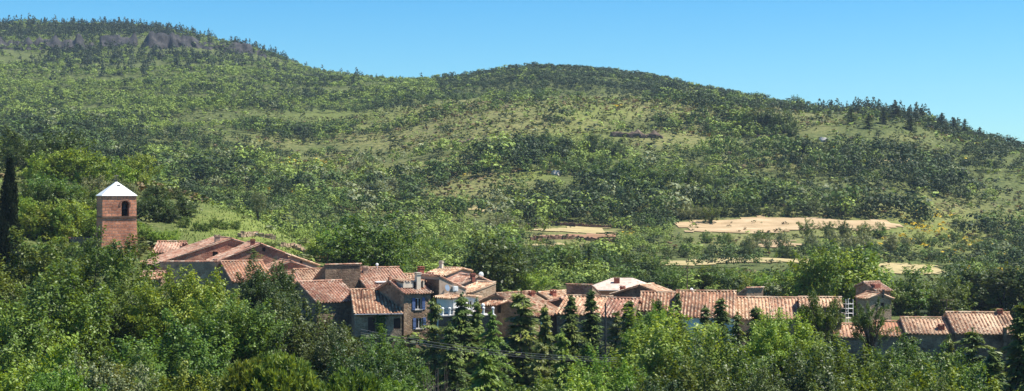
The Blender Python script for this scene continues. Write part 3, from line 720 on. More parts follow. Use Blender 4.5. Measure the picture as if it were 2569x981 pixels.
    def dish(s, px, py, off, r=.38):
        q = s.local(px, py, 'X', off); n = 14; vs, fs = [], []
        for k, (rr, dz) in enumerate(((0.001, .10), (.5, .075), (1, 0))):
            for i in range(n):
                a = 2 * math.pi * i / n; vs.append((rr * r * math.cos(a), -.6 * dz, rr * r * math.sin(a)))
        for k in range(2):
            for i in range(n): fs.append((k * n + i, k * n + (i + 1) % n, (k + 1) * n + (i + 1) % n, (k + 1) * n + i))
        c, sn = math.cos(-s.yaw + .5), math.sin(-s.yaw + .5)
        vs = [(q.x + x * c - y * sn, q.y + x * sn + y * c, q.z + z + y * -.3) for x, y, z in vs]
        m = MB(); m.add(vs, fs); m.tube([(q.x, q.y, q.z), (q.x, q.y + .05, q.z - .55)], .03, 5); m.tube([(q.x, q.y, q.z - .2), (q.x - sn * -.35, q.y - c * .35, q.z)], .015, 4)
        m.build('satellite_dish', M['white'], s.roof); return s
    def aerial(s, px, ptop, off, up=2.2):
        q = s.local(px, ptop, 'X', off); q.y = max(0, min(s.L, q.y)); zr = s.h - abs(off) * math.tan(s.p)
        m = MB(); m.tube([(off, q.y, zr - .1), (off, q.y, q.z)], .028, 5)
        for dz, w in ((-.05, .9), (-.3, .7), (-.5, 1.0)): m.tube([(off - w / 2, q.y - w * .2, q.z + dz), (off + w / 2, q.y + w * .2, q.z + dz)], .016, 4)
        m.build('aerial', M['dark_metal'], s.roof); return s
    def gutter(s, side='R', pipe=None):
        x = (s.wr + .33) if side == 'R' else -(s.wl + .33); z = s.h - (abs(x)) * math.tan(s.p) - .06
        m = MB(); m.tube([(x, -.1, z), (x, s.L + .1, z)], .07, 6)
        if pipe: q = s.local(pipe, 700, side); m.tube([(x, q.y, z), (x - .28, q.y, z - .35), (x - .28, q.y, .3)], .05, 6)
        m.build('gutter', M['metal'], s.root); return s
    def done(s):
        if s.cut: cut(s.wall, s.cut)
        for f in s.todo: f()
        return s
    def part(s, name, mat, mb): return mb.build(name, M[mat], s.root)

exec_houses = []
def H(*a, **k): h = House(*a, **k); exec_houses.append(h); return h

# --- church tower
def tower():
    Y = 200; yaw = R(25); c0 = P(257, 491, Y)                      # front left corner of the eave
    w = 4.45; d = 4.4; ztop = c0.z; zb = hz1(c0.x + 2, Y + 2) - 1.2; h = ztop - zb
    root = tag(empty('church_tower', (c0.x, c0.y, zb), yaw), 'square red stone church tower with a white pyramid roof and an arched opening', 'tower')
    mb = MB(); b = .10
    vs = []
    for z, e in ((0, b * 2.2), (h - 3.1, 0), (h, 0)):
        vs += [(-e, -e, z), (w + e, -e, z), (w + e, d + e, z), (-e, d + e, z)]
    fs = [(3, 2, 1, 0), (8, 9, 10, 11)] + [(k * 4 + i, k * 4 + (i + 1) % 4, k * 4 + 4 + (i + 1) % 4, k * 4 + 4 + i) for k in (0, 1) for i in range(4)]
    mb.add(vs, fs); wall = mb.build('wall', M['tower'], root)
    ax, aw, z0, zs = 2.98, 1.0, h - 2.72, h - 1.2                   # the arch
    arch = [(ax - aw / 2, z0), (ax + aw / 2, z0)] + [(ax + aw / 2 * math.cos(t), zs + aw / 2 * math.sin(t)) for t in np.linspace(0, math.pi, 13)]
    ct = MB(); ct.prism(arch, -.5, 1.6); cut(wall, ct)
    bm_ = MB(); bm_.box((ax, 1.50, (z0 + zs) / 2 + .1), (aw + .3, .06, zs - z0 + 1.1)); bm_.build('belfry_shadow_board', M['inner_shade'], wall)
    s = MB(); s.box((w / 2, -.05, h - 2.82), (w + .2, .14, .16)); s.box((-.05, d / 2, h - 2.82), (.14, d - .14, .16)); s.box((w + .05, d / 2, h - 2.82), (.14, d - .14, .16)); s.build('string_course', M['stone_dark'], root)
    a = MB()
    for t in np.linspace(0, math.pi, 12): a.box((ax + (aw / 2 + .17) * math.cos(t), -.02, zs + (aw / 2 + .17) * math.sin(t)), (.2, .1, .2), 0)
    a.build('arch_surround', M['stone_red'], root)
    bl = MB(); bl.tube([(ax, .75, zs - .45 + .55), (ax, .75, zs - .35 + .45), (ax, .75, zs - .25), (ax, .75, zs - .5), (ax, .75, zs - .62)], [.04, .14, .22, .30, .36], 12); bl.build('bell', M['dark_metal'], root)
    bl = MB(); bl.box((ax, .75, zs + .2), (aw - .01, .1, .1)); bl.build('bell_beam', M['brown_wood'], root)
    o = .12; hp = 1.95; m = MB()
    base = [(-o, -o, h + .02), (w + o, -o, h + .02), (w + o, d + o, h + .02), (-o, d + o, h + .02)]
    top = (w / 2, d / 2, h + hp)
    m.add([(x, y, z - .05) for x, y, z in base] + base + [top], [(3, 2, 1, 0)] + [(i, (i + 1) % 4, (i + 1) % 4 + 4, i + 4) for i in range(4)] + [(4 + i, 4 + (i + 1) % 4, 8) for i in range(4)])
    roof = m.build('roof', M['zinc'], root)
    m = MB(); cc = (w / 2 + .15, d * .335, h + hp * .70)
    m.box((cc[0], cc[1], cc[2]), (.42, .3, .12)); m.build('roof_hatch', M['dark_metal'], roof)
    m = MB(); m.tube([(w / 2, d / 2, h + hp - .1), (w / 2, d / 2, h + hp + .9)], .03, 5); m.tube([(w / 2 - .3, d / 2, h + hp + .75), (w / 2 + .3, d / 2, h + hp + .72)], .05, 5); m.box((w / 2 - .1, d / 2, h + hp + .1), (.35, .3, .3)); m.build('weather_vane', M['dark_metal'], roof)
    m = MB(); z = h - .1
    for q in range(14): m.box((-.02 + (q % 2) * .0, q * d / 14 + .15, h + .01), (.16, .22, .06))
    m.build('eave_tiles', M['terracotta'], roof)
tower()

H('low stone church building behind the tree tops, left of the tower', (176, 598, 204), -90, 4.2, 3.5, 0, 16, 'stone_brown', 'tile_red', name='church_nave', cat='church')
h = H('small red stone house standing alone right of the tower, one dark window', (398, 606, 205), -88, 3.6, 3.0, 3.6, 19, 'stone_red', 'tile_red')
h.opening(422, 645, 'R', 1.15, .6, 'hole').chimney(463, 617, 1.9, .5, 'chimney_brick')
h = H('wide red gabled house with a long left rake, topmost of the village roofs', (578, 598, 195), 25, 8, 9.6, 4.2, 18, 'stone_red', 'tile_red', base=-13)
h.chimney(545, 590, -1.6, .6).opening(600, 628, 'F', .6, .9, 'hole').opening(540, 640, 'F', .7, .9, 'hole')
h = H('red gabled house behind the dark little conifer, left of pink house', (652, 611, 190), 22, 7, 5.2, 3.6, 22, 'stone_red', 'tile_red')
h.chimney(634, 600, -.8, .5, 'chimney_brick').opening(662, 626, 'F', .4, .5, 'hole')
h = H('pink plastered house with a sunlit pink roof and aerial mast', (728, 640, 193), 42, 5, 4.0, 4.2, 18, 'pink', 'tile_pale')
h.opening(756, 664, 'F', .35, 1.0, 'hole').aerial(700, 598, -1)
H('low brown gable tucked in front of the pink house', (727, 655, 186), 25, 4, 2.6, 2.8, 19, 'stone_red', 'tile_red')
h = H('long blank grey stone wall house with flat tiled coping, below wide red gable', (402, 657, 184), -88, 7.6, 5, 0, 15, 'stone_grey', 'tile_red', oh=.15)
h.chimney(540, 650, -1.2, .5)
H('scrap of low red roof at the left end of the grey wall', (362, 681, 183), -88, 2.4, 1.5, 2.2, 17, 'stone_brown', 'tile_red')
H('terracotta tiled house at the right end of the grey wall', (556, 656, 181), -66, 4.8, 2.5, 5.6, 20, 'stone_brown', 'tile_orange')
H('dark ribbed roof between pink house and the tall blank wall', (738, 676, 184), -64, 3.8, 2, 3.6, 20, 'stone_brown', 'tile_old')
H('low red roof half hidden by dark poplar, under the pink house', (672, 684, 182), -70, 3.4, 2, 3.2, 18, 'stone_brown', 'tile_red')
H('tall house end with a blank dark stone wall above the roofs', (816, 665, 179), -62, 4.5, 3.8, 0, 25, 'stone_dark', 'tile_red', oh=.1, base=-17)
h = H('red tiled house with long slanting roof behind the dark oak', (750, 707, 171), -60, 5.0, 2.2, 5.2, 20, 'stone_brown', 'tile_red')
h = H('stone house with worn tiles, two brown doors and hanging ivy', (882, 727, 168), -80, 5.0, 2.4, 5.5, 21, 'stone_grey', 'tile_old')
h.opening(932, 815, 'R', .75, 1.65, 'door', frame='brown_wood').opening(997, 812, 'R', .75, 1.15, 'door', frame='brown_wood').gutter('R', 967)
h.chimney(907, 722, 2.2, .14, 'terracotta', cap=False)
ivy_house = h
h = H('broad terracotta roofed house with small skylight, behind the blank wall', (884, 673, 184), -66, 5.8, 3, 6.6, 20, 'stone_brown', 'tile_red')
h.chimney(916, 668, 1.4, .6, 'chimney').dish(946, 664, .4, .2)
sk = MB(); q = h.local(956, 716, 'X', 4.4); zr = h.h - 4.4 * math.tan(h.p); sk.box((4.4, q.y, zr + .12), (.9, 1.5, .12)); h.part('skylight', 'white', sk)
h = H('brown stone house with bright blue shutters and a roof loggia', (978, 704, 166), -55, 3.4, 2.7, 3.0, 21, 'stone_brown', 'tile_red')
h.opening(1050, 762, 'R', .85, 1.25, shutter='blue').opening(1052, 811, 'R', .85, 1.15, shutter='blue').opening(965, 800, 'F', .7, .9, 'hole')
lg = MB(); zr = h.h
lg.box((1.45, 1.75, zr - .35), (1.5, 2.7, .7)); h.part('loggia_wall', 'cream', lg)
lg = MB(); lg.box((2.215, 2.3, zr - .38), (.03, 1.2, .62)); h.part('loggia_shade_panel', 'inner_shade', lg)  # dark sheet on the wall stands in for the loggia's inner shade
V, Fq, U = merge([tile_slope(1, 2.2, R(6), zr + .16, .2, 3.4), slab(1, 2.2, R(6), zr + .16, .2, 3.4)])
o = meshobj('loggia_roof', fastmesh('loggia_roof', V, Fq, M['tile_pale'], {'tile': ('FLOAT_VECTOR', U)}), h.root)
h.chimney(1048, 684, 2.2, .5, 'cream').chimney(977, 690, .1, .22, 'terracotta', cap=False)
h = H('tall narrow house with dark side wall, wall mounted cooler and dish', (1102, 693, 165.5), 36, 3.9, 0, 3.5, 23, 'tan_plaster', 'tile_red', oh=.12)
dk = MB(); dk.box((-.03, 1.95, h.h / 2 - .15), (.06, 3.86, h.h - .5)); h.part('side_wall_shade', 'stone_dark', dk)  # shade of the left wall put in as a sheet of darker stone
h.chimney(1078, 686, .5, .6, 'chimney_brick').chimney(1026, 682, .3, .55, 'chimney_brick', up=1.0)
q = h.local(1139, 724, 'F'); ac = MB(); ac.box((q.x, -.2, q.z), (.62, .34, .55)); ac.box((q.x, -.38, q.z), (.4, .03, .4)); h.part('cooler', 'white', ac)
q = h.local(1117, 722, 'F'); dd = MB(); dd.tube([(q.x, -.1, q.z), (q.x, -.32, q.z), (q.x + .02, -.4, q.z + .02)], [.05, .15, .36], 14); h.part('satellite_dish', 'metal', dd)
h = H('pale roofed upper house with patchy pink gable and pointed chimney', (1158, 673, 190), 62, 3.2, 4.0, 2.4, 10, 'pink', 'tile_pale')
h.chimney(1107, 658, -.3, .4, 'cream', up=.9).opening(1150, 695, 'F', .5, .7, 'hole')
H('low pale roof behind the two brick chimneys', (1008, 688, 188), -86, 4.4, 2, 3, 12, 'stone_brown', 'tile_pale')
h = H('small red tiled gable between the pale upper house and stepped wall', (1198, 692, 181), 35, 4, 2.7, 1.6, 22, 'pink', 'tile_red')
h.dish(1207, 689, .6, .35).chimney(1186, 686, -.7, .45, 'chimney_brick')
h = H('grey stone end wall house under one pale sloping roof, right of red gable', (1244, 709, 175), 45, 3.0, 3.9, 0, 14, 'stone_grey', 'tile_pale', oh=.12)
h = H('white house with pale tiles and a glazed door opening on the terrace', (1168, 741, 160), 38, 3.0, 1.6, 1.7, 8, 'white_wall', 'tile_pale')
h.opening(1153, 770, 'F', .8, 1.9, 'window', sill=False).opening(1180, 765, 'F', .6, .9)
h = H('brown gabled house with long weathered front roof and red chimney', (1247, 737, 166), -45, 5.0, 2.6, 5.6, 20, 'stone_brown', 'tile_old')
h.chimney(1334, 733, 1.0, .5, 'chimney_brick').opening(1367, 818, 'R', .7, 1.1, shutter='teal').opening(1252, 775, 'F', .6, .9, 'hole')
V, Fq, U = merge([tile_slope(-1, 1.9, R(14), 0, 0, 2.4), slab(-1, 1.9, R(14), 0, 0, 2.4)])
q = h.local(1262, 752, 'F'); V = V @ np.array([[0, 1, 0], [1, 0, 0], [0, 0, 1]]) + np.array([q.x - 1.4, 0, q.z])
meshobj('porch_roof', fastmesh('porch_roof', V, Fq, M['tile_old'], {'tile': ('FLOAT_VECTOR', U)}), h.root)
h = H('pale pink roofed house with dark gable and square brick chimney', (1352, 734, 179), -45, 5.0, 1.3, 2.4, 22, 'stone_brown', 'tile_pale')
h.chimney(1388, 727, 1.0, .5, 'chimney_brick', d=.6)
H('small dark gable wedged under the pink roofed house', (1406, 749, 170), -10, 3, 2.4, 1.3, 15, 'stone_dark', 'tile_red')
h = H('raised brown brick house end with sloping right shoulder', (1421, 714, 173), -116, 3.2, 2.9, 0, 24, 'stone_brown', 'tile_red', oh=.1)
H('pale ribbed roof below raised brick house end, with gable on its right', (1424, 742, 165), -108, 4.9, 2, 4.2, 20, 'stone_brown', 'tile_pale', wave=.42)
h = H('rust coloured tiled roof leaning on the long double roof', (1532, 748, 163), -108, 3.0, 1.5, 4.2, 20, 'stone_brown', 'tile_red')
h = H('dark gabled house with rubble strewn pale roof, before the hipped house', (1606, 716, 178), -30, 3.5, 3.6, 5.0, 17, 'stone_dark', 'tile_pale')
h.chimney(1562, 736, -3, .5, 'chimney_brick', up=.7)
H('left half of long double roof, low and rust striped', (1611, 733, 166), -98, 4.8, 2, 4.6, 19, 'stone_brown', 'tile_old')
h = H('right half of long double roof, higher, with white plastered end wall', (1700, 730, 163.5), -99, 6.1, 2.4, 6.0, 20, 'white_wall', 'tile_old')
h.dish(1735, 728, -.3, .25)
H('free standing block of brown stone wall with tiled left shoulder', (1873, 723, 177), -66, 2.3, 2.1, 0, 24, 'stone_brown', 'tile_red', oh=.1)
H('very pale ribbed roof right of the white end wall', (1846, 746, 165), -97, 4.0, 2, 5.2, 19, 'stone_brown', 'tile_pale')
H('orange brown roof next to the very pale ribbed roof', (1936, 747, 164.5), -97, 3.0, 2, 5.0, 19, 'stone_brown', 'tile_orange')
h = H('house with short pale roof over dark wall, left of the scaffold', (2006, 746, 162), -97, 4.2, 2.2, 2.1, 19, 'stone_dark', 'tile_pale')
h.opening(2040, 785, 'R', .8, 1.0, 'hole')
h = H('tall narrow stone house with chimney pipe, right of the scaffold', (2207, 736, 180), 18, 2.8, 1.3, 1.6, 20, 'stone_grey', 'tile_old')
h.chimney(2216, 726, .4, .18, 'dark_metal', cap=False, up=.8).opening(2214, 768, 'F', .5, .8, 'hole')
h = H('red roofed house with brick stack rising behind the tall narrow house', (2168, 708, 186), -64, 2.2, 1.6, 2.2, 20, 'stone_red', 'tile_red')
h.chimney(2196, 720, 1.5, .9, 'chimney_brick', cap=False, up=.6)
H('leftmost and lowest orange roof of the long right hand row', (2088, 813, 161), -97, 2.9, 1.6, 3.0, 18, 'stone_brown', 'tile_orange')
H('orange roof in the row, between trees and the pale roofs', (2188, 806, 160.5), -97, 3.4, 1.6, 3.3, 18, 'stone_brown', 'tile_orange')
h = H('pale roof in the row, lower of the two large ones', (2262, 797, 160), -96, 4.8, 1.8, 3.7, 18, 'stone_brown', 'tile_old')
h.chimney(2361, 816, 2.8, .6, 'chimney_brick')
h = H('largest and highest pale roof at the end of right hand row', (2376, 784, 159.5), -95, 6.2, 2, 4.8, 19, 'stone_dark', 'tile_old')
h.chimney(2508, 778, .3, .5, 'chimney_brick').opening(2430, 850, 'R', .7, .8, 'hole')
ps = MB(); q = h.local(2520, 814, 'X', 5.0); ps.box((5.1, min(q.y, h.L + .1), h.h - 2.3), (.35, .35, 2.4)); h.part('buttress', 'stone_dark', ps)
H('corner of orange roof at the right edge behind the cedar', (2532, 838, 158), -96, 3.2, 1.5, 2.2, 18, 'stone_brown', 'tile_orange')

# --- hipped house
def hipped():
    O = P(1562, 697, 196); yaw = R(-4); W, D, rise = 4.4, 4.0, 1.35
    zb = hz1(O.x, O.y) - .8; h = O.z - zb; ze = h - rise
    root = tag(empty('hipped_house', (O.x, O.y, zb), yaw), 'orange rendered modern house with big pale hipped roof and brick chimney', 'house')
    m = MB(); m.box((0, 0, (ze - .1) / 2), (2 * W - .7, 2 * D - .7, ze - .1)); wall = m.build('wall', M['orange'], root)
    rl = 1.3; vs = [(-W, -D, ze), (W, -D, ze), (W, D, ze), (-W, D, ze), (-rl, 0, h), (rl, 0, h)]
    m = MB(); m.add([(x, y, z - .12) for x, y, z in vs[:4]] + vs, [(3, 2, 1, 0), (0, 1, 5, 4), (1, 2, 6, 5), (2, 3, 7, 6), (3, 0, 4, 7), (4, 5, 9, 8), (6, 7, 8, 9), (5, 6, 9), (7, 4, 8)])
    me = m.mesh('roof', M['tile_flat']); a = me.attributes.new('tile', 'FLOAT_VECTOR', 'POINT')
    for i, v in enumerate(me.vertices): a.data[i].vector = (v.co.x / .36, v.co.y / .4, 0)
    roof = meshobj('roof', me, root)
    # tile courses laid on the front slope as thin lapped battens
    m = MB()
    for k in range(10):
        t = (k + .5) / 10; y = -D * (1 - t); hw = W * (1 - t) + rl * t; z = ze + rise * t
        m.box((0, y, z + .012), (2 * hw - .1, .06, .03))
    m.build('tile_course', M['tile_flat'], roof)
    m = MB(); m.box((-.75, -1.6, h - .55), (.75, .55, 1.2)); 
    for k in range(4): m.box((-1.05 + k * .2, -1.6, h + .13), (.08, .5, .16))
    m.build('chimney', M['chimney_brick'], roof)
    ct = MB()
    for x in (-2.2, 1.8): ct.box((x, -D + .35, ze - 1.3), (1.0, .4, 1.1))
    cut(wall, ct)
    for x in (-2.2, 1.8):
        m = MB(); m.box((x, -D + .52, ze - 1.3), (.96, .04, 1.06)); w_ = m.build('window', M['white'], root)
        m = MB(); m.box((x, -D + .49, ze - 1.3), (.8, .03, .9)); m.build('pane', M['glass'], w_)
hipped()
for h in exec_houses: h.done()
# ivy hanging on the stone house
def ivy():
    rng = np.random.default_rng(5); h = ivy_house; n = 900; q = h.local(955, 805, 'R')
    ez = h.h - h.wr * math.tan(h.p)
    y = q.y + rng.normal(0, .26, n); z = ez - .1 - rng.uniform(0, 1, n) ** 1.3 * 2.1; x = np.full(n, h.wr) + rng.uniform(.02, .22, n)
    Q = quads(np.stack([x, y, z], 1), np.array([1, 0, .4]) + rng.normal(0, .5, (n, 3)), rng.uniform(.06, .11, n), .7, rng)
    o = meshobj('ivy', quadmesh('ivy', Q, rng.normal(.5, .2, n), M['oak']), h.root); o.location = (0, 0, 0)
ivy()

# --- terrace with white balustrade
def terrace():
    a, b = P(1108, 792, 157.5), P(1243, 794, 158.5); zb = hz1((a.x + b.x) / 2, 157) - .6
    L = (b - a).length; ang = math.atan2(b.y - a.y, b.x - a.x)
    t = tag(empty('terrace_wall', (a.x, a.y, zb), ang), 'dark stone terrace with retaining wall below the white house', 'wall'); h = a.z - zb
    m = MB(); m.box((L / 2, 1.3, h / 2 - .08), (L, 2.6, h - .16)); m.build('wall', M['stone_dark'], t)
    m = MB(); m.box((L / 2, 1.25, h - .04), (L + .16, 2.8, .08)); m.build('coping', M['concrete'], t)
    bl = tag(empty('balustrade', (a.x, a.y, a.z), ang), 'white balustrade with stout posts and dark rails along terrace edge', 'balustrade')
    xs = [.12, .85, 1.65, L - 1.25, L - .25]
    for x in xs:
        m = MB(); m.tube([(x, .12, 0), (x, .12, .1), (x, .12, .12), (x, .12, .62), (x, .12, .66), (x, .12, .78), (x, .12, .86)], [.16, .16, .12, .12, .17, .17, .04], 8); m.build('post', M['white'], bl)
    for z in (.25, .48, .68):
        for x0, x1 in ((.2, .74), (.97, 1.53), (1.77, 2.6), (L - 2.2, L - 1.37), (L - 1.13, L - .37)):
            m = MB(); m.box(((x0 + x1) / 2, .12, z), (x1 - x0, .06, .07)); m.build('rail', M['brown_wood'], bl)
    q = P(1203, 790, 158.2); pt = tag(empty('flower_pot', q + Vector((0, .5, 0))), 'terracotta pot of red flowers on the terrace', 'plant pot')
    m = MB(); m.tube([(0, 0, 0), (0, 0, .3), (0, 0, .34)], [.14, .2, .22], 10); m.build('pot', M['terracotta'], pt)
    rng = np.random.default_rng(3); Q = quads(rng.normal(0, .16, (160, 3)) + np.array([0, 0, .5]), rand_unit(160, rng), rng.uniform(.04, .07, 160), .7, rng)
    meshobj('flowers', quadmesh('flowers', Q, rng.random(160), M['flower']), pt)
    lp = tag(empty('globe_lamp', P(1203, 790, 158.2) + Vector((.35, .3, 0))), 'white globe lamp on a short post beside the flower pot', 'lamp')
    m = MB(); m.tube([(0, 0, 0), (0, 0, .8)], .04, 6); m.build('post', M['dark_metal'], lp)
    m = MB(); m.tube([(0, 0, .78 + .2 * (1 - math.cos(t))) for t in np.linspace(.05, math.pi - .05, 8)], [.2 * math.sin(t) for t in np.linspace(.05, math.pi - .05, 8)], 12); m.build('globe', M['white'], lp)
terrace()

# --- scaffold
def scaffold():
    g = P(2131, 812, 161.5); r = tag(empty('scaffold', (g.x, g.y, g.z - 2.0), .25), 'white tubular scaffold tower with a plank deck, beside the tall narrow house', 'scaffold')
    for x in (-.42, .42):
        m = MB()
        for y in (0, 1.1): m.tube([(x, y, 0), (x, y, 4.6)], .035, 6)
        for z in np.arange(.6, 4.6, .5): m.tube([(x, 0, z), (x, 1.1, z)], .025, 5)
        m.build('frame', M['white'], r)
    for z0, z1, yy in ((.5, 2.3, 0), (2.4, 3.4, 1.1)):
        m = MB(); m.tube([(-.42, yy, z0), (.42, yy, z1)], .025, 5); m.build('brace', M['white'], r)
    for z in (3.1, 3.6, 4.1):
        m = MB(); m.tube([(-.42, -.04, z), (.42, -.04, z)], .025, 5); m.build('guard_rail', M['white'], r)
    m = MB(); m.box((-.3, .5, 2.55), (1.9, 1.0, .06)); m.build('deck', M['cream'], r)
scaffold()

# --- utility pole, cables
def cables():
    A = [P(905, 826 + k * 5, 118) for k in (0, 1.6, 2.6)]; B = [P(1548, 898 + k * 5, 112) for k in (0, .9, 1.9)]
    for i, (a, b) in enumerate(zip(A, B)):
        pts = []
        for k in range(33):
            t = k / 32; p = a.lerp(b, t); p.z -= .55 * 4 * t * (1 - t) * .8; pts.append(p)
        c = pts[0].copy(); m = MB(); m.tube([p - c for p in pts], .010, 5); o = m.build('cable', M['wire']); o.location = c
        tag(o, ['topmost', 'middle', 'lowest'][i] + ' of three overhead cables crossing before the dark cedars', 'cable', 'overhead cables')
    g = P(1519, 760, 117); zb = hz1(g.x, g.y) - .5
    r = tag(empty('utility_pole', (g.x, g.y, zb)), 'slender dark metal pole among the cedars', 'pole')
    m = MB(); m.tube([(0, 0, 0), (0, 0, g.z - zb)], [.12, .06], 8); m.build('shaft', M['dark_metal'], r)
    m = MB(); m.box((0, 0, g.z - zb - 4.1), (.9, .08, .08)); m.build('cross_arm', M['dark_metal'], r)
cables()
def street_pole(px, top, Y, label):
    g = P(px, top, Y); zb = hz1(g.x, g.y) - .4; r = tag(empty('lattice_pole', (g.x, g.y, zb)), label, 'pole'); h = g.z - zb
    m = MB(); m.tube([(0, 0, 0), (0, 0, h)], [.11, .06], 6); m.build('shaft', M['stone_dark'], r)
    for z, w in ((h - .15, 1.8), (h - 1.2, 1.5)):
        m = MB(); m.tube([(-w / 2, 0, z), (w / 2, 0, z)], .035, 5); m.build('cross_arm', M['stone_dark'], r)
street_pole(1724, 668, 200, 'dark power pole with two cross arms behind the long double roof')
street_pole(2375, 750, 190, 'dark power pole with cross arms above the right hand row of roofs')
street_pole(822, 632, 205, 'thin pole standing on the lawn behind the tall blank wall')

# --- stone walls on the grassy hill
def ruin(label, pts, Yoff, hgt, mat='dry_stone', name='stone_wall', cat='wall'):
    G = [hit(x, y) for x, y in pts]; c = G[0].copy(); m = MB()
    for a, b in zip(G, G[1:]):
        n = max(2, int((b - a).length / .42))
        for i in range(n):
            p = a.lerp(b, (i + .5) / n); p.z = hz1(p.x, p.y); hh = hgt * random.uniform(.55, 1.2); ang = math.atan2(b.y - a.y, b.x - a.x)
            z = -.25
            while z < hh:
                s = random.uniform(.22, .4); m.box((p.x - c.x + random.uniform(-.08, .08), p.y - c.y + random.uniform(-.1, .1), p.z - c.z + z + s / 2), (.5, .6, s), ang + random.uniform(-.12, .12), .06); z += s * .92
    o = m.build(name, M[mat]); o.location = c; tag(o, label, cat)
ruin('ruined red dry stone wall along top of the grassy hill', [(458, 500), (500, 497), (545, 505), (582, 515)], 0, .75)
ruin('short pale stone bank on grassy slope, upper of the two', [(600, 596), (640, 592), (690, 603)], 0, .55, 'stone_grey')
ruin('short stone bank low on the grassy slope, by pink house', [(700, 618), (735, 622), (780, 640)], 0, .5, 'stone_grey')
def pale_slab():
    g = hit(625, 590); m = MB(); m.box((0, 0, .2), (2.6, 1.6, .16)); m.box((-.9, 0, 0), (.3, 1.2, .5)); m.box((.9, 0, 0), (.3, 1.2, .5)); o = m.build('stone_slab', M['concrete']); o.location = g; tag(o, 'flat pale concrete slab lying on the grassy slope', 'slab')
pale_slab()
ruin('long stone terrace wall left of the tan field, upper', [(1320, 572), (1420, 566), (1560, 572)], 0, .8)
ruin('long stone terrace wall left of the tan field, lower', [(1330, 604), (1440, 600), (1600, 604)], 0, .8)

# ------------------------------------------------------------------ rocks
def cliff():
    xs = np.arange(-120, 672, 3.0)
    yb = np.interp(xs, [-120, 0, 100, 200, 300, 400, 520, 600, 650, 680], [134, 131, 128, 122, 130, 126, 130, 143, 147, 150])
    yt = np.interp(xs, [-120, 0, 100, 200, 300, 400, 520, 600, 650, 680], [96, 98, 96, 92, 92, 82, 100, 108, 118, 140])
    gate = np.clip(fbm(xs / 60, xs * 0 + 2.2, 21, 3) * 4.5 - .95, 0.08, 1)
    yt = yt + (fbm(xs / 14, xs * 0 + 5.1, 23, 4) - .5) * 30; yb = yb + (fbm(xs / 40, xs * 0 + 8.1, 25, 3) - .5) * 16
    rows = 12; V = []
    for j in range(rows):
        t = j / (rows - 1)
        for i, x in enumerate(xs):
            Y = 1172 + 26 * t ** 2.2 + 16 * (fbm(np.array(x / 34.), np.array(t * 2.1), 33, 4) - .5) + 7 * (vnoise(np.array(x / 9.), np.array(t * 4.), 39) - .5) + (1 - gate[i]) * 26
            y = yb[i] + 9 + (yt[i] - yb[i] - 9) * t * (.35 + .65 * gate[i]); V.append(P(x, y, Y))
    k = len(xs); i = np.arange(rows - 1)[:, None] * k + np.arange(k - 1)[None]
    Fq = np.stack([i, i + 1, i + 1 + k, i + k], -1).reshape(-1, 4)
    tag(meshobj('cliff', fastmesh('cliff', np.array(V), Fq, M['rock'])), kind='structure')
cliff()
def rock(label, x, y, w, hh, n, name='rock_outcrop'):
    g = hit(x, y); m = bmesh.new(); s = F / g.y
    for k in range(n):
        b = bmesh.ops.create_icosphere(m, subdivisions=2 if n == 1 else 1, radius=1); r = max(random.uniform(.4, .95) * hh / s * .6, .62 * w / s / n)
        ox = (k / (n - 1) - .5) * w / s if n > 1 else 0
        for v in b['verts']:
            q = v.co * r; f = 1 + .9 * (float(vnoise(np.array(v.co.x * 2 + k * 7), np.array(v.co.y * 2 + v.co.z * 3), 4)) - .5)
            v.co = Vector((q.x * 1.5 * f + ox, q.y * f + random.uniform(-.03, .03), q.z * f * 1.1 + r * .35 + (hz1(g.x + ox, g.y) - g.z)))
    me = bpy.data.meshes.new(name); m.to_mesh(me); m.free(); me.materials.append(M['concrete' if n == 1 else 'outcrop']); o = meshobj(name, me, loc=g); tag(o, label, 'rock')
rock('brown rock outcrop under the oaks, mid slope', 1600, 345, 110, 22, 9)
rock('rocky step on the slope beside red earth scar', 1930, 345, 44, 15, 5)
rock('grey rock outcrop in the woods below the cliff', 485, 176, 36, 14, 4)
rock('low dark rock ledge on the wooded shoulder', 650, 262, 60, 16, 6)
rock('dark rock step below open scrub, centre of the slope', 1165, 360, 44, 15, 5)
rock('single pale round boulder on the terraced slope', 1397, 440, 14, 12, 1, 'boulder')
rock('single grey boulder on the right hand slope', 2067, 355, 12, 11, 1, 'boulder')

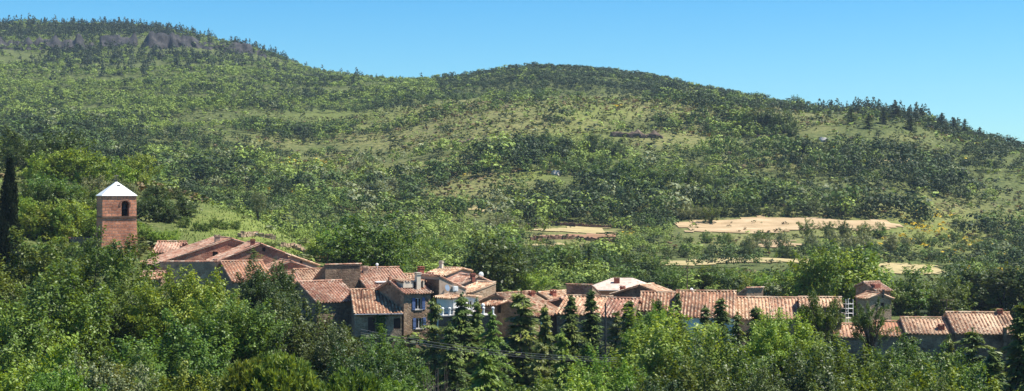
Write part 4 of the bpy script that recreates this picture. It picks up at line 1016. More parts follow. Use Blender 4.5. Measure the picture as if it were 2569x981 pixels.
# ------------------------------------------------------------------ foreground trees
def fg(name, key, k, x, ytop, Y, wpx, label, cat='tree', base=None, drop=0):
    t = P(x, ytop, Y); zb = hz1(t.x, t.y) - .3 - drop
    r = plant(name, key, k, (t.x, t.y, zb), wpx / F * Y, t.z - zb, label, cat); r.rotation_euler[0] = random.gauss(0, .03); r.rotation_euler[1] = random.gauss(0, .03)
fg('cypress_tree', 'cypress', 0, 14, 398, 172, 58, 'near black columnar cypress at the left edge', 'tree')
for a in [
 ('oak_tree', 'fg_oak', 0, 40, 598, 128, 300, 'broad green oak below the cypress at the left edge'),
 ('oak_tree', 'fg_oak', 1, 215, 598, 126, 300, 'tall oak whose top hides the foot of the church tower'),
 ('oak_tree', 'fg_oak', 2, 322, 692, 118, 225, 'rounded oak right below the church tower, before the grey wall'),
 ('oak_tree', 'fg_oak', 1, 110, 690, 108, 330, 'deep green oak filling the lower left, under the cypress oak'),
 ('ash_tree', 'fg_light', 0, 490, 678, 112, 240, 'bright green open tree with dark forked trunk before the grey wall'),
 ('oak_tree', 'fg_oak', 0, 400, 800, 98, 280, 'oak low between the bright open tree and the lower left bushes'),
 ('poplar_tree', 'fg_dark', 1, 655, 655, 134, 170, 'dark ragged tree rising before the terracotta tiled house'),
 ('poplar_tree', 'sp_dark', 0, 716, 668, 137, 62, 'narrow dark tree spire beside the ribbed roof'),
 ('oak_tree', 'fg_dark', 0, 735, 742, 114, 330, 'large dark oak in front of the long slanting roof'),
 ('oak_tree', 'fg_dark', 2, 835, 815, 108, 240, 'dark oak under the stone house with brown doors, beside slanting roof'),
 ('oak_tree', 'fg_oak', 2, 565, 745, 106, 220, 'green oak between the bright open tree and large dark oak'),
 ('oak_tree', 'fg_oak', 0, 975, 832, 106, 200, 'oak standing below the blue shuttered house'),
 ('oak_tree', 'fg_dark', 1, 900, 880, 94, 280, 'shadowy oak above the soft pines, beneath the cable ends'),
 ('oak_tree', 'fg_light', 1, 1690, 790, 116, 350, 'very broad sunny tree below the long double roof'),
 ('oak_tree', 'fg_light', 2, 1640, 770, 124, 150, 'yellow topped tree behind the very broad sunny tree'),
 ('oak_tree', 'fg_oak', 1, 1850, 842, 106, 270, 'green oak right of the very broad sunny tree'),
 ('oak_tree', 'fg_light', 0, 1960, 782, 116, 190, 'light green tree below the orange brown roof'),
 ('oak_tree', 'sp_oak', 1, 2050, 716, 118, 112, 'tall open oak rising over the short pale roof'),
 ('oak_tree', 'sp_oak', 2, 2186, 752, 118, 78, 'thin topped oak standing in front of the scaffold'),
 ('oak_tree', 'fg_oak', 2, 2080, 852, 106, 300, 'wide oak below the scaffold'),
 ('oak_tree', 'fg_oak', 0, 2265, 842, 108, 220, 'oak in front of the lower pale roof in the row'),
 ('oak_tree', 'fg_dark', 1, 1990, 890, 90, 300, 'dark oak at the bottom edge below the light green tree'),
 ('oak_tree', 'fg_oak', 1, 2200, 905, 88, 280, 'oak at the bottom edge below the wide oak'),
 ('oak_tree', 'fg_oak', 2, 1760, 905, 88, 280, 'oak at the bottom edge below the very broad sunny tree'),
 ('oak_tree', 'fg_dark', 0, 1890, 930, 84, 240, 'low dark oak at the bottom edge, left of the dark oak'),
 ('ash_tree', 'fg_light', 2, 1560, 893, 92, 240, 'soft light green tree at the cable ends, bottom edge'),
 ('oak_tree', 'fg_oak', 1, 2330, 880, 98, 230, 'oak below the largest pale roof'),
 ('oak_tree', 'fg_oak', 0, 340, 885, 82, 250, 'low oak at the bottom edge under the rounded oak'),
]: fg(*a)
for a in [
 ('bush', 'fgbush_lime', 0, 70, 858, 74, 330, 'yellow green bush in the lower left corner'),
 ('bush', 'fgbush_silver', 0, 255, 905, 70, 230, 'greyish silver bush at the bottom left, beside yellow green bush'),
 ('bush', 'fgbush_lime', 1, 150, 930, 66, 200, 'yellow green bush at the bottom, before silver bush'),
 ('bush', 'fgbush_light', 0, 460, 930, 70, 220, 'leafy green bush at the bottom left of the pines'),
 ('bush', 'fgbush_lime', 1, 1010, 952, 66, 120, 'vivid green bush right of the low soft pine'),
 ('bush', 'fgbush_light', 1, 2450, 925, 80, 300, 'bright green bush at the lower right corner'),
 ('bush', 'fgbush_oak', 0, 1330, 950, 74, 190, 'green bush at the bottom right of the yellow green cedar'),
 ('bush', 'fgbush_light', 0, 1450, 945, 74, 230, 'light bush at the bottom edge below the pale cedars'),
 ('bush', 'fgbush_dark', 0, 1640, 955, 72, 220, 'dark bush at the bottom edge, right of the light bush'),
 ('bush', 'fgbush_oak', 1, 2300, 958, 72, 260, 'green bush at the bottom edge, left of corner bush'),
 ('bush', 'fgbush_oak', 0, 2100, 960, 70, 240, 'green bush in the middle of the lower right edge'),
]: fg(*a, cat='bush')
for a in [
 ('pine_tree', 'pine', 0, 620, 905, 74, 180, 'soft rounded pine, left of the three in the foreground'),
 ('pine_tree', 'pine', 1, 735, 895, 73, 210, 'soft rounded pine, tallest of the three in the foreground'),
 ('pine_tree', 'pine', 2, 880, 934, 70, 190, 'low soft pine, right of the three in the foreground'),
]: fg(*a)
CED = [
 ('cedar', 5, 1092, 752, 140, 120, 'feathery cedar directly right of the blue shuttered house'),
 ('cedar', 4, 1168, 745, 139, 150, 'feathery cedar in front of the white house'),
 ('cedar', 4, 1206, 758, 140, 100, 'slim cedar between white house and terrace posts'),
 ('cedar_pale', 0, 1235, 785, 132, 120, 'pale drooping cedar below the terrace posts'),
 ('cedar', 3, 1306, 738, 137, 210, 'biggest dark cedar, before the long weathered roof'),
 ('cedar', 2, 1376, 772, 134, 110, 'cedar hiding the teal shutter'),
 ('cedar', 2, 1436, 748, 139, 130, 'cedar before the pale ribbed roof, left one'),
 ('spruce', 0, 1478, 733, 140, 110, 'dark pointed conifer reaching up the pale ribbed roof'),
 ('spruce', 1, 1572, 758, 132, 90, 'very dark pointed conifer right of the metal pole'),
 ('cedar', 1, 1532, 785, 139, 110, 'cedar between metal pole and the very dark conifer'),
 ('spruce', 2, 1655, 755, 146, 70, 'little dark conifer top against the left half of double roof'),
 ('spruce', 0, 1713, 738, 146, 70, 'dark conifer spike in the middle of long double roof'),
 ('spruce', 1, 1816, 752, 140, 90, 'dark conifer spike before the white end wall'),
 ('cedar', 0, 1790, 772, 139, 130, 'cedar left of the white end wall spike'),
 ('cedar', 0, 1842, 790, 132, 120, 'shadowed cedar below the very pale ribbed roof'),
 ('spruce', 2, 1895, 775, 140, 80, 'dark conifer before the very pale ribbed roof'),
 ('cedar_pale', 1, 1405, 838, 118, 180, 'pale green cedar below the cedar with the teal shutter'),
 ('cedar_pale', 2, 1475, 862, 114, 170, 'pale green cedar beside the metal pole'),
 ('cedar_pale', 0, 1210, 886, 92, 220, 'yellow green cedar at the bottom edge under the cables'),
 ('cedar', 5, 1350, 855, 122, 120, 'dark cedar under the biggest dark cedar'),
 ('cedar', 4, 1135, 820, 128, 120, 'cedar low below the terrace, left side'),
 ('cedar', 4, 2375, 850, 122, 110, 'cedar before the wall of the largest pale roof, left one'),
 ('cedar', 3, 2440, 836, 124, 180, 'cedar before the wall of the largest pale roof, right one'),
 ('cedar', 2, 2556, 772, 112, 210, 'tall cedar at the right edge'),
 ('cedar', 2, 2500, 885, 104, 200, 'cedar low at the right, below the tall edge cedar'),
 ('spruce', 0, 2295, 850, 126, 110, 'dark conifer before the lower pale roof in the row'),
]
for key, k, x, yt, Y, w, lab in CED: fg('cedar_tree' if key != 'spruce' else 'conifer_tree', key, k, x, yt, Y, w, lab)
g = P(636, 622, 187.5); plant('juniper_tree', 'cedar', 1, (g.x, g.y, hz1(g.x, g.y) - .2), 2.6, g.z - hz1(g.x, g.y) + .2, 'dark little conifer standing among red roofs at upper left', 'tree')
def dead_brush():
    g = P(1105, 985, 84); zb = hz1(g.x, g.y); rng = np.random.default_rng(9); m = MB(); zt = P(1105, 905, 84).z - zb
    for k in range(90):
        a = rng.uniform(0, 6.28); r = rng.uniform(.2, 1.5); hh = zt * rng.uniform(.5, 1.0)
        e = Vector((math.cos(a) * r, math.sin(a) * r, hh)); mid = Vector((e.x * .35, e.y * .35, hh * .55))
        m.tube([(0, 0, 0), mid, e], [.03, .018, .006], 4)
        for j in range(3):
            b = mid.lerp(e, rng.uniform(.2, .9)); m.tube([b, b + Vector((*rng.normal(0, .3, 2), rng.uniform(0, .5)))], [.01, .004], 3)
    o = m.build('dead_shrub', M['twig']); o.location = (g.x, g.y, zb); tag(o, 'brown leafless shrub left of the yellow green cedar', 'shrub')
dead_brush()

# ------------------------------------------------------------------ trees on the slopes that can be told apart
GROVES = [
 # kind, model, n, x0, x1, y0, y1 (foot), height m, width/height, phrase, category
 ('oak_tree', 'bush_dark', 6, 0, 190, 412, 446, 7.5, 1.0, 'dark oaks on the hilltop above the cypress', 'tree'),
 ('ash_tree', 'bush_light', 7, 60, 420, 462, 474, 5.5, 1.05, 'light trees along the ridge behind the tower', 'tree'),
 ('olive_tree', 'bush_silver', 4, 190, 340, 496, 500, 3.6, 1.1, 'grey green trees close behind the tower roof', 'tree'),
 ('tree', 'bush_oak', 7, 50, 236, 528, 548, 5.0, 1.05, 'bushy trees on the slope left of the tower', 'tree'),
 ('tree', 'bush_light', 6, 45, 236, 590, 606, 4.6, 1.1, 'bushy light trees between cypress and tower foot', 'tree'),
 ('oak_tree', 'bush_oak', 7, 90, 330, 672, 700, 3.4, 1.4, 'leafy trees at the foot of the tower', 'tree'),
 ('shrub', 'bush_dark', 6, 352, 480, 545, 560, 3.4, 1.15, 'dark bushes right of the tower', 'shrub'),
 ('shrub', 'bush_light', 5, 348, 440, 604, 622, 2.8, 1.2, 'light shrubs between tower and small red house', 'shrub'),
 ('shrub', 'bush_dark', 7, 350, 545, 486, 504, 2.0, 1.3, 'dark shrubs on the grassy hill crest', 'shrub'),
 ('shrub', 'bush_oak', 6, 455, 600, 572, 590, 1.7, 1.2, 'round bushes midway up the grassy slope', 'shrub'),
 ('shrub', 'bush_oak', 7, 560, 760, 604, 628, 1.0, 1.5, 'low bushes following the stone banks', 'shrub'),
 ('oak_tree', 'mid_dark', 4, 700, 790, 570, 582, 4.6, .9, 'dark oaks in the gully beyond grassy slope', 'tree'),
 ('tree', 'mid_light', 8, 800, 1000, 650, 664, 5.5, 1.0, 'bright trees at the foot of grassy slope', 'tree'),
 ('tree', 'mid_oak', 8, 850, 1065, 690, 694, 7.5, .95, 'green trees behind the broad terracotta roof', 'tree'),
 ('cedar_tree', 'mid_dark', 7, 1215, 1335, 728, 734, 7.5, .8, 'dark trees behind the long weathered roof', 'tree'),
 ('oak_tree', 'mid_dark', 6, 1225, 1330, 690, 706, 8.5, .9, 'dark oaks higher up behind the long weathered roof', 'tree'),
 ('tree', 'mid_oak', 8, 1370, 1500, 700, 712, 8.5, .9, 'green trees left of the pale hipped roof', 'tree'),
 ('tree', 'mid_oak', 8, 1500, 1660, 690, 700, 6.5, .95, 'green trees behind the pale hipped roof', 'tree'),
 ('tree', 'mid_oak', 8, 1655, 1850, 728, 738, 5.8, 1.0, 'green trees behind the long double roof', 'tree'),
 ('tree', 'mid_light', 7, 1845, 2010, 738, 746, 5.6, 1.0, 'light trees behind brown stone wall block', 'tree'),
 ('acacia_tree', 'bush_light', 5, 2035, 2175, 780, 792, 8.0, .9, 'big feathery green trees behind the scaffold', 'tree'),
 ('tree', 'mid_oak', 8, 2240, 2420, 786, 796, 5.4, 1.0, 'green trees right of tall narrow house', 'tree'),
 ('tree', 'mid_dark', 7, 2410, 2569, 784, 796, 7.0, .9, 'dark trees behind the largest pale roof', 'tree'),
 ('tree', 'mid_oak', 8, 1250, 1570, 650, 664, 6.5, .95, 'green trees left of the straw strips', 'tree'),
 ('tree', 'mid_oak', 9, 1590, 2060, 706, 718, 4.0, 1.1, 'green trees just below the long straw strip', 'tree'),
 ('tree', 'mid_dark', 9, 1660, 2060, 646, 652, 5.5, 1.0, 'dark trees along the long straw strip top edge', 'tree'),
 ('tree', 'mid_dark', 8, 2060, 2380, 652, 658, 4.6, 1.0, 'dark trees above the right straw strip', 'tree'),
 ('poplar_tree', 'mid_silver', 9, 1850, 2300, 628, 640, 8.0, .7, 'grey green poplars below the tan field', 'tree'),
 ('tree', 'mid_oak', 6, 2010, 2230, 592, 600, 7.0, .8, 'trees standing against the tan field right half', 'tree'),
 ('tree', 'mid_oak', 6, 1720, 1920, 606, 618, 4.6, 1.0, 'small trees against the tan field left half', 'tree'),
 ('poplar_tree', 'mid_silver', 7, 1610, 1790, 548, 552, 7.0, .85, 'silvery trees on the tan field top left edge', 'tree'),
 ('oak_tree', 'mid_dark', 9, 1790, 2180, 540, 545, 7.0, .9, 'dark oaks on the tan field top edge', 'tree'),
 ('poplar_tree', 'mid_silver', 5, 1230, 1310, 584, 590, 8.5, .8, 'silvery trees in the hollow left of terraces', 'tree'),
 ('tree', 'mid_light', 9, 1010, 1300, 640, 652, 7.0, .95, 'light trees in the valley left of terraces', 'tree'),
 ('willow_tree', 'mid_silver', 9, 830, 1010, 440, 520, 7.0, .9, 'silvery trees on slope above the grassy hill foot', 'tree'),
 ('oak_tree', 'mid_dark', 9, 1310, 1570, 384, 402, 8.0, .95, 'dark oaks left of the brown rock outcrop', 'tree'),
 ('tree', 'mid_oak', 9, 1500, 1800, 470, 490, 8.0, 1.0, 'leafy trees on the slope under the rock outcrop', 'tree'),
 ('oak_tree', 'mid_dark', 7, 1860, 2000, 330, 345, 8.5, .95, 'dark oaks around the red earth scar', 'tree'),
 ('pine_tree', 'midcon', 10, 2120, 2480, 300, 330, 6.2, .8, 'dark pines along the right hand skyline', 'tree'),
 ('tree', 'mid_oak', 9, 2290, 2560, 600, 640, 5.0, 1.0, 'scattered trees on the terraces at far right', 'tree'),
]
SINGLES = [
 ('lime_tree', 'mid_lime', 1076, 690, 6.5, 1.0, 'single lime green tree behind the low pale roof'),
 ('willow_tree', 'bush_lime', 1345, 742, 4.0, 1.25, 'yellow green willow behind the pale pink roofed house'),
 ('larch_tree', 'midcon', 1478, 712, 6.5, .5, 'tall conical tree left of the hipped roof'),
 ('aspen_tree', 'bush_silver', 650, 556, 5.5, .5, 'thin grey tree standing beyond the grassy hill'),
 ('walnut_tree', 'mid_oak', 1782, 562, 6.0, .8, 'lone tree standing inside the tan field left end'),
 ('oak_tree', 'mid_dark', 1995, 268, 6.5, .9, 'lone round tree on the skyline gap at right'),
]
TREE_XY = []
for kind, key, n, x0, x1, y0, y1, hm, wr, phrase, cat in GROVES:
    st = (x1 - x0) / n
    for i in range(n):
        x = x0 + st * (i + .5) + random.uniform(-.3, .3) * st; y = random.uniform(y0, y1)
        g = hit(x, y, 310 if 'gully' in phrase else 165 if 'foot of the tower' in phrase else 200); hh = hm * (.62 if 225 < g.y < 450 and x > 690 and 'con' not in key else 1) * random.uniform(.75, 1.25); ww = hh * wr * random.uniform(.85, 1.2)
        lab = ('leftmost' if i == 0 else 'rightmost' if i == n - 1 else WORDS[i + 1] + ' from the left') + ' of ' + NUM[n] + ' ' + phrase
        plant(kind, key, random.randrange(4 if 'bush' in key or 'con' in key else 6), (g.x, g.y, g.z - .15), ww, hh, lab, cat, phrase); TREE_XY.append((g.x, g.y))
for kind, key, x, y, hh, wr, lab in SINGLES:
    g = hit(x, y, 200); plant(kind, key, 0, (g.x, g.y, g.z - .15), hh * wr, hh, lab); TREE_XY.append((g.x, g.y))

# ------------------------------------------------------------------ woods and scrub that nobody could count
def unit_tree(kind, n, seed, size):
    rng = np.random.default_rng(seed)
    if kind == 'con':
        z = rng.uniform(0, 1, n) ** 1.2; a = rng.uniform(0, 6.28, n); rr = (1 - z) ** .8 * .42 * rng.uniform(.35, 1.15, n) + .02
        c = np.stack([np.cos(a) * rr, np.sin(a) * rr, .04 + z * .95], 1); nr = np.stack([np.cos(a), np.sin(a), np.full(n, .9)], 1) + rng.normal(0, .5, (n, 3))
        return quads(c, nr, size * 1.25 * (1.15 - z * .6) * rng.uniform(.7, 1.3, n), .6, rng)
    nl = 11 if n > 120 else 8 if n > 70 else 6
    lc = rand_unit(nl, rng) * np.array([.30, .30, .22]) + np.array([0, 0, .52]); lr = rng.uniform(.15, .29, nl); k = rng.integers(0, nl, n)
    e = rand_unit(n, rng); e[:, 2] = np.where(e[:, 2] < -.3, -e[:, 2], e[:, 2])
    c = lc[k] + e * lr[k][:, None] * rng.uniform(.6, 1.1, n)[:, None]; c[:, 2] = np.maximum(c[:, 2], .05)
    return quads(c, e * 1.0 + rand_unit(n, rng) * .38 + np.array([0, 0, .25]), size * rng.uniform(.6, 1.3, n), .7, rng)

def bake(X, Y, Z, Wd, Ht, col, kindarr, n, size, out):
    for kd in (0, 1):
        sel = np.nonzero(kindarr == kd)[0]
        if not len(sel): continue
        T = np.stack([unit_tree('con' if kd else 'b', n, 900 + n * 13 + j + kd * 50, size) for j in range(14)])      # [14, n, 4, 3]
        tp = RNG.integers(0, 14, len(sel)); a = RNG.uniform(0, 6.28, len(sel)); ca, sa = np.cos(a), np.sin(a)
        q = T[tp]; x = q[..., 0] * ca[:, None, None] - q[..., 1] * sa[:, None, None]; y = q[..., 0] * sa[:, None, None] + q[..., 1] * ca[:, None, None]
        w = Wd[sel][:, None, None]
        V = np.stack([x * w + X[sel][:, None, None], y * w + Y[sel][:, None, None], q[..., 2] * Ht[sel][:, None, None] + Z[sel][:, None, None]], -1)
        c = col[sel][:, None, :] * RNG.uniform(.8, 1.22, (len(sel), n, 1)) * np.array([1, 1, 1]) + RNG.uniform(0, .008, (len(sel), n, 1)) * np.array([1, 1, .2])
        out[0].append(V.reshape(-1, 3).astype(np.float32)); out[1].append(np.repeat(c.reshape(-1, 3), 4, 0).astype(np.float32))
def finish(name, out, label=None):
    V = np.concatenate(out[0]); c = np.concatenate(out[1]); c4 = np.concatenate([c, np.ones((len(c), 1), np.float32)], 1)
    o = meshobj(name, fastmesh(name, V, np.arange(len(V)).reshape(-1, 4), M['forest'], {'col': ('FLOAT_COLOR', c4)}))
    tag(o, label, None, None, 'stuff'); return o

SIL = np.maximum.accumulate(TAB / np.maximum(YG, 1)[:, None], axis=0)
def visible(X, Y, Ztop):
    u = X / Y; j = np.clip(((u - UG[0]) / (UG[1] - UG[0])).astype(int), 0, len(UG) - 1); i = np.clip((Y / 4).astype(int) - 2, 0, len(YG) - 1)
    return (Ztop + 3) / Y > np.minimum.reduce([SIL[i, np.clip(j + k, 0, len(UG) - 1)] for k in (-3, 0, 3)]) - .002
def openness(xi, yi):
    d = np.zeros_like(xi)
    for cx, cy, rx, ry, s in OPEN: d = np.maximum(d, np.clip(1.35 - np.sqrt(((xi - cx) / rx) ** 2 + ((yi - cy) / ry) ** 2), 0, 1) * s)
    return d
def band(xi, yi, cx, cy, rx, ry): return np.clip(1.3 - np.sqrt(((xi - cx) / rx) ** 2 + ((yi - cy) / ry) ** 2), 0, 1)

PAL = {'dark': (0.0309, 0.0535, 0.0139), 'mid': (0.0811, 0.1303, 0.0251), 'light': (0.1882, 0.2519, 0.0458), 'silver': (0.2122, 0.2360, 0.1170), 'yellow': (0.5788, 0.4130, 0.0251), 'brown': (0.1448, 0.1033, 0.0476), 'con': (0.0216, 0.0381, 0.0139), 'scrub': (0.1061, 0.1190, 0.0301)}
def scatter(Y0, Y1, cell):
    ys = np.arange(Y0, Y1, cell); XX, YY = [], []
    for y in ys:
        w = .40 * y + 10; xs = np.arange(-w, w, cell); XX.append(xs); YY.append(np.full(len(xs), y))
    X = np.concatenate(XX); Y = np.concatenate(YY); n = len(X)
    X = X + RNG.uniform(-.55, .55, n) * cell; Y = Y + RNG.uniform(-.55, .55, n) * cell
    Z = hz(X, Y); return X, Y, Z, X / Y * F + CX, CY - Z / Y * F
def pick(cols, wts):                          # choose a palette entry per tree by weights [n, k]
    w = np.stack(wts, 1); w = np.maximum(w, 1e-6); c = np.cumsum(w / w.sum(1, keepdims=True), 1)
    k = (RNG.random(len(w))[:, None] > c).sum(1); return np.array([PAL[q] for q in cols])[np.clip(k, 0, len(cols) - 1)], k

forest, shrubs = ([], []), ([], [])
for Y0, Y1, cell, n, size, hm in ((236, 285, 4.0, 230, .047, 3.6), (285, 430, 4.2, 190, .052, 4.3), (430, 620, 4.4, 150, .057, 5.0), (620, 900, 4.2, 100, .068, 4.4), (900, 1420, 4.3, 64, .085, 4.2)):
    X, Y, Z, xi, yi = scatter(Y0, Y1, cell)
    op = openness(xi, yi); pn = fbm(X / 45, Y / 32, 51, 4)
    dens = 1.15 - op * 1.5 + (pn - .5) * np.where(Y < 300, 3.0, 8.5)
    cliffy = (band(xi, yi, 300, 112, 380, 26) > .5) & (xi < 660) & (Y > 1000)
    dens = np.where(cliffy, dens * .4, dens)
    dome = (Y > 850) & (xi > 1100) & (xi < 1950)
    dens = np.where(dome, 1.2, dens)
    hilltop = (Y < 330) & (xi < 900)
    dens = np.where(hilltop, 0, dens)
    clear = in_patch(X, Y) | ((Y < 300) & (xi > 400) & (xi < 900))
    keep = (RNG.random(len(X)) < dens) & ~clear & visible(X, Y, Z + 7)
    if TREE_XY and Y1 < 700:
        T = np.array(TREE_XY)
        for tx, ty in T: keep &= (X - tx) ** 2 + (Y - ty) ** 2 > 7
    Hr = np.exp(RNG.normal(-.05, .27, len(X))).clip(.5, 1.6) if Y0 < 600 else np.exp(RNG.normal(-.03, .17, len(X))).clip(.6, 1.3); Hr = np.where(band(xi, yi, 1950, 640, 450, 80) > .3, np.minimum(Hr, .9), Hr)
    Hr = Hr * np.clip(.95 + (pn - .5) * 2.6, .6, 1.35) if 400 < Y0 < 800 else Hr
    for f_ in (1.0, .75, .5): keep &= ~(hides_field(xi, CY - (Z + hm * Hr * f_) / Y * F) & (RNG.random(len(X)) < .93))
    X, Y, Z, xi, yi, pn, Hr = (a[keep] for a in (X, Y, Z, xi, yi, pn, Hr)); dm = dome[keep]; m = len(X)
    big = fbm(X / 60, Y / 42, 71, 4)
    left = np.clip((900 - xi) / 500, 0, 1) * (Y > 480)
    darkz = np.maximum.reduce([band(xi, yi, 230, 245, 330, 45), band(xi, yi, 2350, 400, 300, 110) * 1.2, dm * 1.5, band(xi, yi, 700, 230, 300, 30), band(xi, yi, 1500, 350, 260, 60), band(xi, yi, 2100, 330, 260, 50)])
    lightz = np.maximum.reduce([left * band(xi, yi, 350, 190, 620, 120) * 1.5, band(xi, yi, 1100, 215, 350, 25) * .8, band(xi, yi, 1650, 450, 250, 70) * .5]) * (1 - dm)
    silv = np.maximum.reduce([band(xi, yi, 920, 440, 120, 90), band(xi, yi, 1260, 550, 70, 60), band(xi, yi, 1700, 520, 140, 30), band(xi, yi, 1200, 600, 200, 40) * .5])
    conw = np.where(Y > 950, np.maximum(band(xi, yi, 330, 105, 420, 75) * .6, .02) * (~cliffy[keep] * .7 + .3) * ~dm, 0) + band(xi, yi, 2300, 310, 230, 40) * .6
    col, k = pick(['dark', 'mid', 'light', 'silver', 'yellow'], [.25 + darkz * 2.6 + np.clip((pn - .54) * 12, 0, 2) + np.clip((.47 - big) * 14, 0, 2.5), .8 - darkz * .3 + m * 0, .25 + lightz * 4.2 + np.clip((big - .52) * 14, 0, 2.5), .05 + silv * 1.6 + left * .12, .0 * xi])
    kd = (RNG.random(m) < conw).astype(int); col = np.where(kd[:, None] == 1, np.array(PAL['con']), col)
    col = col * RNG.uniform(.82, 1.22, (m, 1)) * np.where((xi < 900) & (Y > 500), np.array([.95, 1.05, 1.25])[None].T, 1).T if False else col * RNG.uniform(.82, 1.22, (m, 1))
    Ht = hm * Hr * np.where(kd == 1, np.where(Y > 900, 1.85, 1.5), 1); Wd = Ht * RNG.uniform(.85, 1.4, m) * np.where(kd == 1, .78, 1)
    bake(X, Y, Z - .3, Wd, Ht, col, kd, n, size, forest)
    print('forest', Y0, m)
finish('forest', forest)
# scrub: low bushes, broom in flower, brown heath
for Y0, Y1, cell, n, size in ((205, 300, 1.7, 26, .14), (300, 480, 2.1, 16, .17), (480, 760, 2.5, 11, .21)):
    X, Y, Z, xi, yi = scatter(Y0, Y1, cell)
    pn = fbm(X / 16, Y / 9, 81, 4); op = openness(xi, yi); rowy = vnoise(X / 40, Z / 1.1, 83)
    dens = .42 + (pn - .5) * 2.0 + (rowy - .5) * .9 + op * .22
    grass = (Y < 300) & (band(xi, yi, 640, 575, 200, 70) > .25); tz = np.maximum.reduce([band(xi, yi, 1440, 590, 230, 50), band(xi, yi, 1130, 470, 230, 60), band(xi, yi, 2330, 590, 300, 90), band(xi, yi, 1250, 300, 330, 50), band(xi, yi, 2050, 400, 300, 26)]) > .3
    rows = np.sin(Z / np.where(Y > 480, 1.5, 1.0) * 2 * np.pi + (fbm(X / 60, Y / 60, 87, 2) - .5) * 9)
    dens = np.where(tz, dens * .55 + (rows > .45) * .8, dens); dens = np.where(grass, .05 * (pn > .5), dens)
    vill = (Y < 232) & (xi > 380); dens = np.where(vill, dens * .35, dens)
    ip = in_patch(X, Y); keep = (RNG.random(len(X)) < np.where(ip, .05, dens)) & visible(X, Y, Z + 2)
    keep &= ~(hides_field(xi, CY - (Z + 1.3) / Y * F) & (RNG.random(len(X)) < .85) & ~ip)
    X, Y, Z, xi, yi, pn, op = (a[keep] for a in (X, Y, Z, xi, yi, pn, op)); m = len(X)
    yel = np.maximum.reduce([band(xi, yi, 2380, 600, 220, 60), band(xi, yi, 2480, 690, 130, 40) * 1.2, band(xi, yi, 2250, 405, 160, 14), band(xi, yi, 1560, 575, 60, 14), band(xi, yi, 750, 440, 150, 40) * .35, band(xi, yi, 90, 560, 120, 60) * .5])
    yel = yel * 1.6 * (fbm(X / 12, Y / 10, 91, 3) > .47)
    brn = band(xi, yi, 1130, 450, 220, 80) + band(xi, yi, 450, 480, 130, 25) + op * .35
    col, k = pick(['dark', 'scrub', 'light', 'brown', 'yellow', 'silver'], [.35 + 0 * xi, .7 + 0 * xi, .35 + 0 * xi, .1 + brn * .9, .002 + yel * 1.1, .06 + 0 * xi])
    col = col * RNG.uniform(.75, 1.3, (m, 1)); Ht = RNG.uniform(.6, 1.9, m) * (1 + .25 * (Y > 480)); Wd = Ht * RNG.uniform(1.0, 1.8, m)
    bake(X, Y, Z - .1, Wd, Ht, col, np.zeros(m, int), n, size, shrubs)
    print('scrub', Y0, m)
# undergrowth beneath the near trees
X, Y, Z, xi, yi = scatter(44, 165, 2.2)
keep = (yi < 1250); X, Y, Z, xi, yi = (a[keep] for a in (X, Y, Z, xi, yi)); m = len(X)
col, k = pick(['dark', 'mid', 'light'], [.6 + 0 * xi, .5 + 0 * xi, .2 + 0 * xi]); Ht = RNG.uniform(1.0, 3.2, m)
bake(X, Y, Z - .1, Ht * 1.3, Ht, col, np.zeros(m, int), 70, .09, shrubs)
finish('shrubbery', shrubs)
# grass blades on the near hill
def grass():
    X, Y, Z, xi, yi = scatter(205, 275, .6)
    k = (band(xi, yi, 640, 575, 210, 80) > .2) & (RNG.random(len(X)) < .8) & visible(X, Y, Z + 1); X, Y, Z = X[k], Y[k], Z[k]; n = len(X)
    T = np.stack([RNG.normal(0, .35, n), RNG.normal(0, .35, n), np.ones(n)], 1); T /= np.linalg.norm(T, axis=1, keepdims=True)
    Nn = rand_unit(n, RNG); Nn -= T * (Nn * T).sum(1, keepdims=True)
    X = X + RNG.normal(0, 1, n); Y = Y + RNG.normal(0, 1, n); Z = hz(X, Y)
    Q = quads(np.stack([X, Y, Z + .08], 1), Nn, RNG.uniform(.10, .34, n), .3, RNG, T)
    c = np.array([.15, .20, .048])[None] * RNG.uniform(.55, 1.5, (n, 1)) * (.6 + .8 * fbm(X / 5, Y / 4, 44, 3))[:, None] + RNG.uniform(0, .05, (n, 1)) * np.array([1, .9, .4])
    finish('grass', ([Q.reshape(-1, 3)], [np.repeat(c, 4, 0)]))
grass()

# ------------------------------------------------------------------ air
HAZE = 0.00009
def haze():
    m, nt, out = newmat('haze_air'); v = N(nt, 'ShaderNodeVolumePrincipled'); v.inputs['Density'].default_value = HAZE
    v.inputs['Color'].default_value = (.62, .78, 1, 1); v.inputs['Anisotropy'].default_value = .2
    nt.links.new(v.outputs[0], out.inputs['Volume'])
    mb = MB(); zs = hz(np.array([0.]), np.array([120.])); mb.box((0, 1240, 60), (4700, 2760, 260)); o = mb.build('haze', m); tag(o, kind='stuff')
haze()

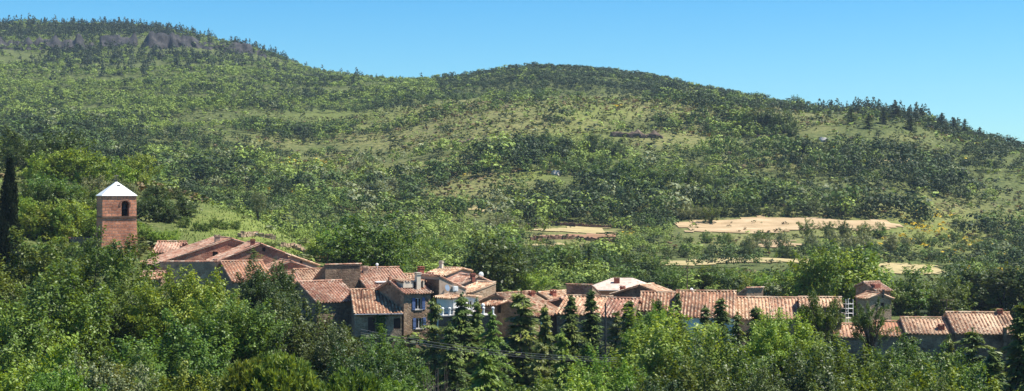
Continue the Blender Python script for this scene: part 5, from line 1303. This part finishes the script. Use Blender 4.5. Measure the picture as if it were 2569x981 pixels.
# ------------------------------------------------------------------ light, sky, camera
EL, AZ = R(58), R(86)                         # the sun stands high, to the right and a little behind the hills
S = Vector((math.sin(AZ) * math.cos(EL), math.cos(AZ) * math.cos(EL), math.sin(EL)))
ld = bpy.data.lights.new('sun', 'SUN'); ld.energy = 5.0; ld.angle = R(.5); ld.color = (1, .95, .86)
lo = bpy.data.objects.new('sun', ld); lo.rotation_euler = (-S).to_track_quat('-Z', 'Y').to_euler(); lo.location = S * 500; link(lo)
w = bpy.data.worlds.new('World'); sc.world = w; w.use_nodes = True; nt = w.node_tree; nt.nodes.clear()
sky = nt.nodes.new('ShaderNodeTexSky'); sky.sky_type = 'NISHITA'; sky.sun_disc = False; sky.sun_elevation = EL; sky.sun_rotation = AZ
sky.altitude = 400; sky.air_density = 1.0; sky.dust_density = .15; sky.ozone_density = 1.5
tint = nt.nodes.new('ShaderNodeMix'); tint.data_type = 'RGBA'; tint.blend_type = 'MULTIPLY'; tint.inputs[0].default_value = 1; tint.inputs[7].default_value = (.58, 1.10, 1.36, 1)
bg = nt.nodes.new('ShaderNodeBackground'); bg.inputs[1].default_value = .061; ow = nt.nodes.new('ShaderNodeOutputWorld')
tcw = nt.nodes.new('ShaderNodeTexCoord'); sz = nt.nodes.new('ShaderNodeSeparateXYZ'); nt.links.new(tcw.outputs['Generated'], sz.inputs[0])
gr = ramp(nt, sz.outputs[2], [(.04, (1.12, 1.05, 1.0)), (.15, (.50, .86, 1.0))])       # the zenith side of the sky is the deeper blue
gm = mixc(nt, 1.0, sky.outputs[0], gr, 'MULTIPLY'); nt.links.new(gm, tint.inputs[6]); nt.links.new(tint.outputs[2], bg.inputs[0]); nt.links.new(bg.outputs[0], ow.inputs[0])
cd = bpy.data.cameras.new('camera'); cam = bpy.data.objects.new('camera', cd); link(cam)
cd.sensor_fit = 'HORIZONTAL'; cd.sensor_width = 36; cd.lens = 36 * F / 2569; cd.clip_start = .5; cd.clip_end = 20000
cam.location = (0, 0, 0); cam.rotation_euler = (R(90), 0, 0); sc.camera = cam
vs = sc.view_settings; vs.view_transform = 'Standard'; vs.look = 'None'; vs.exposure = 0.87; vs.gamma = 1
cy = sc.cycles; cy.max_bounces = 5; cy.diffuse_bounces = 3; cy.glossy_bounces = 1; cy.transmission_bounces = 3; cy.volume_bounces = 0; cy.transparent_max_bounces = 4
cy.use_adaptive_sampling = False; cy.use_denoising = True; cy.denoiser = 'OPENIMAGEDENOISE'; cy.denoising_input_passes = 'RGB_ALBEDO_NORMAL'; cy.denoising_prefilter = 'ACCURATE'; cy.sample_clamp_indirect = 4
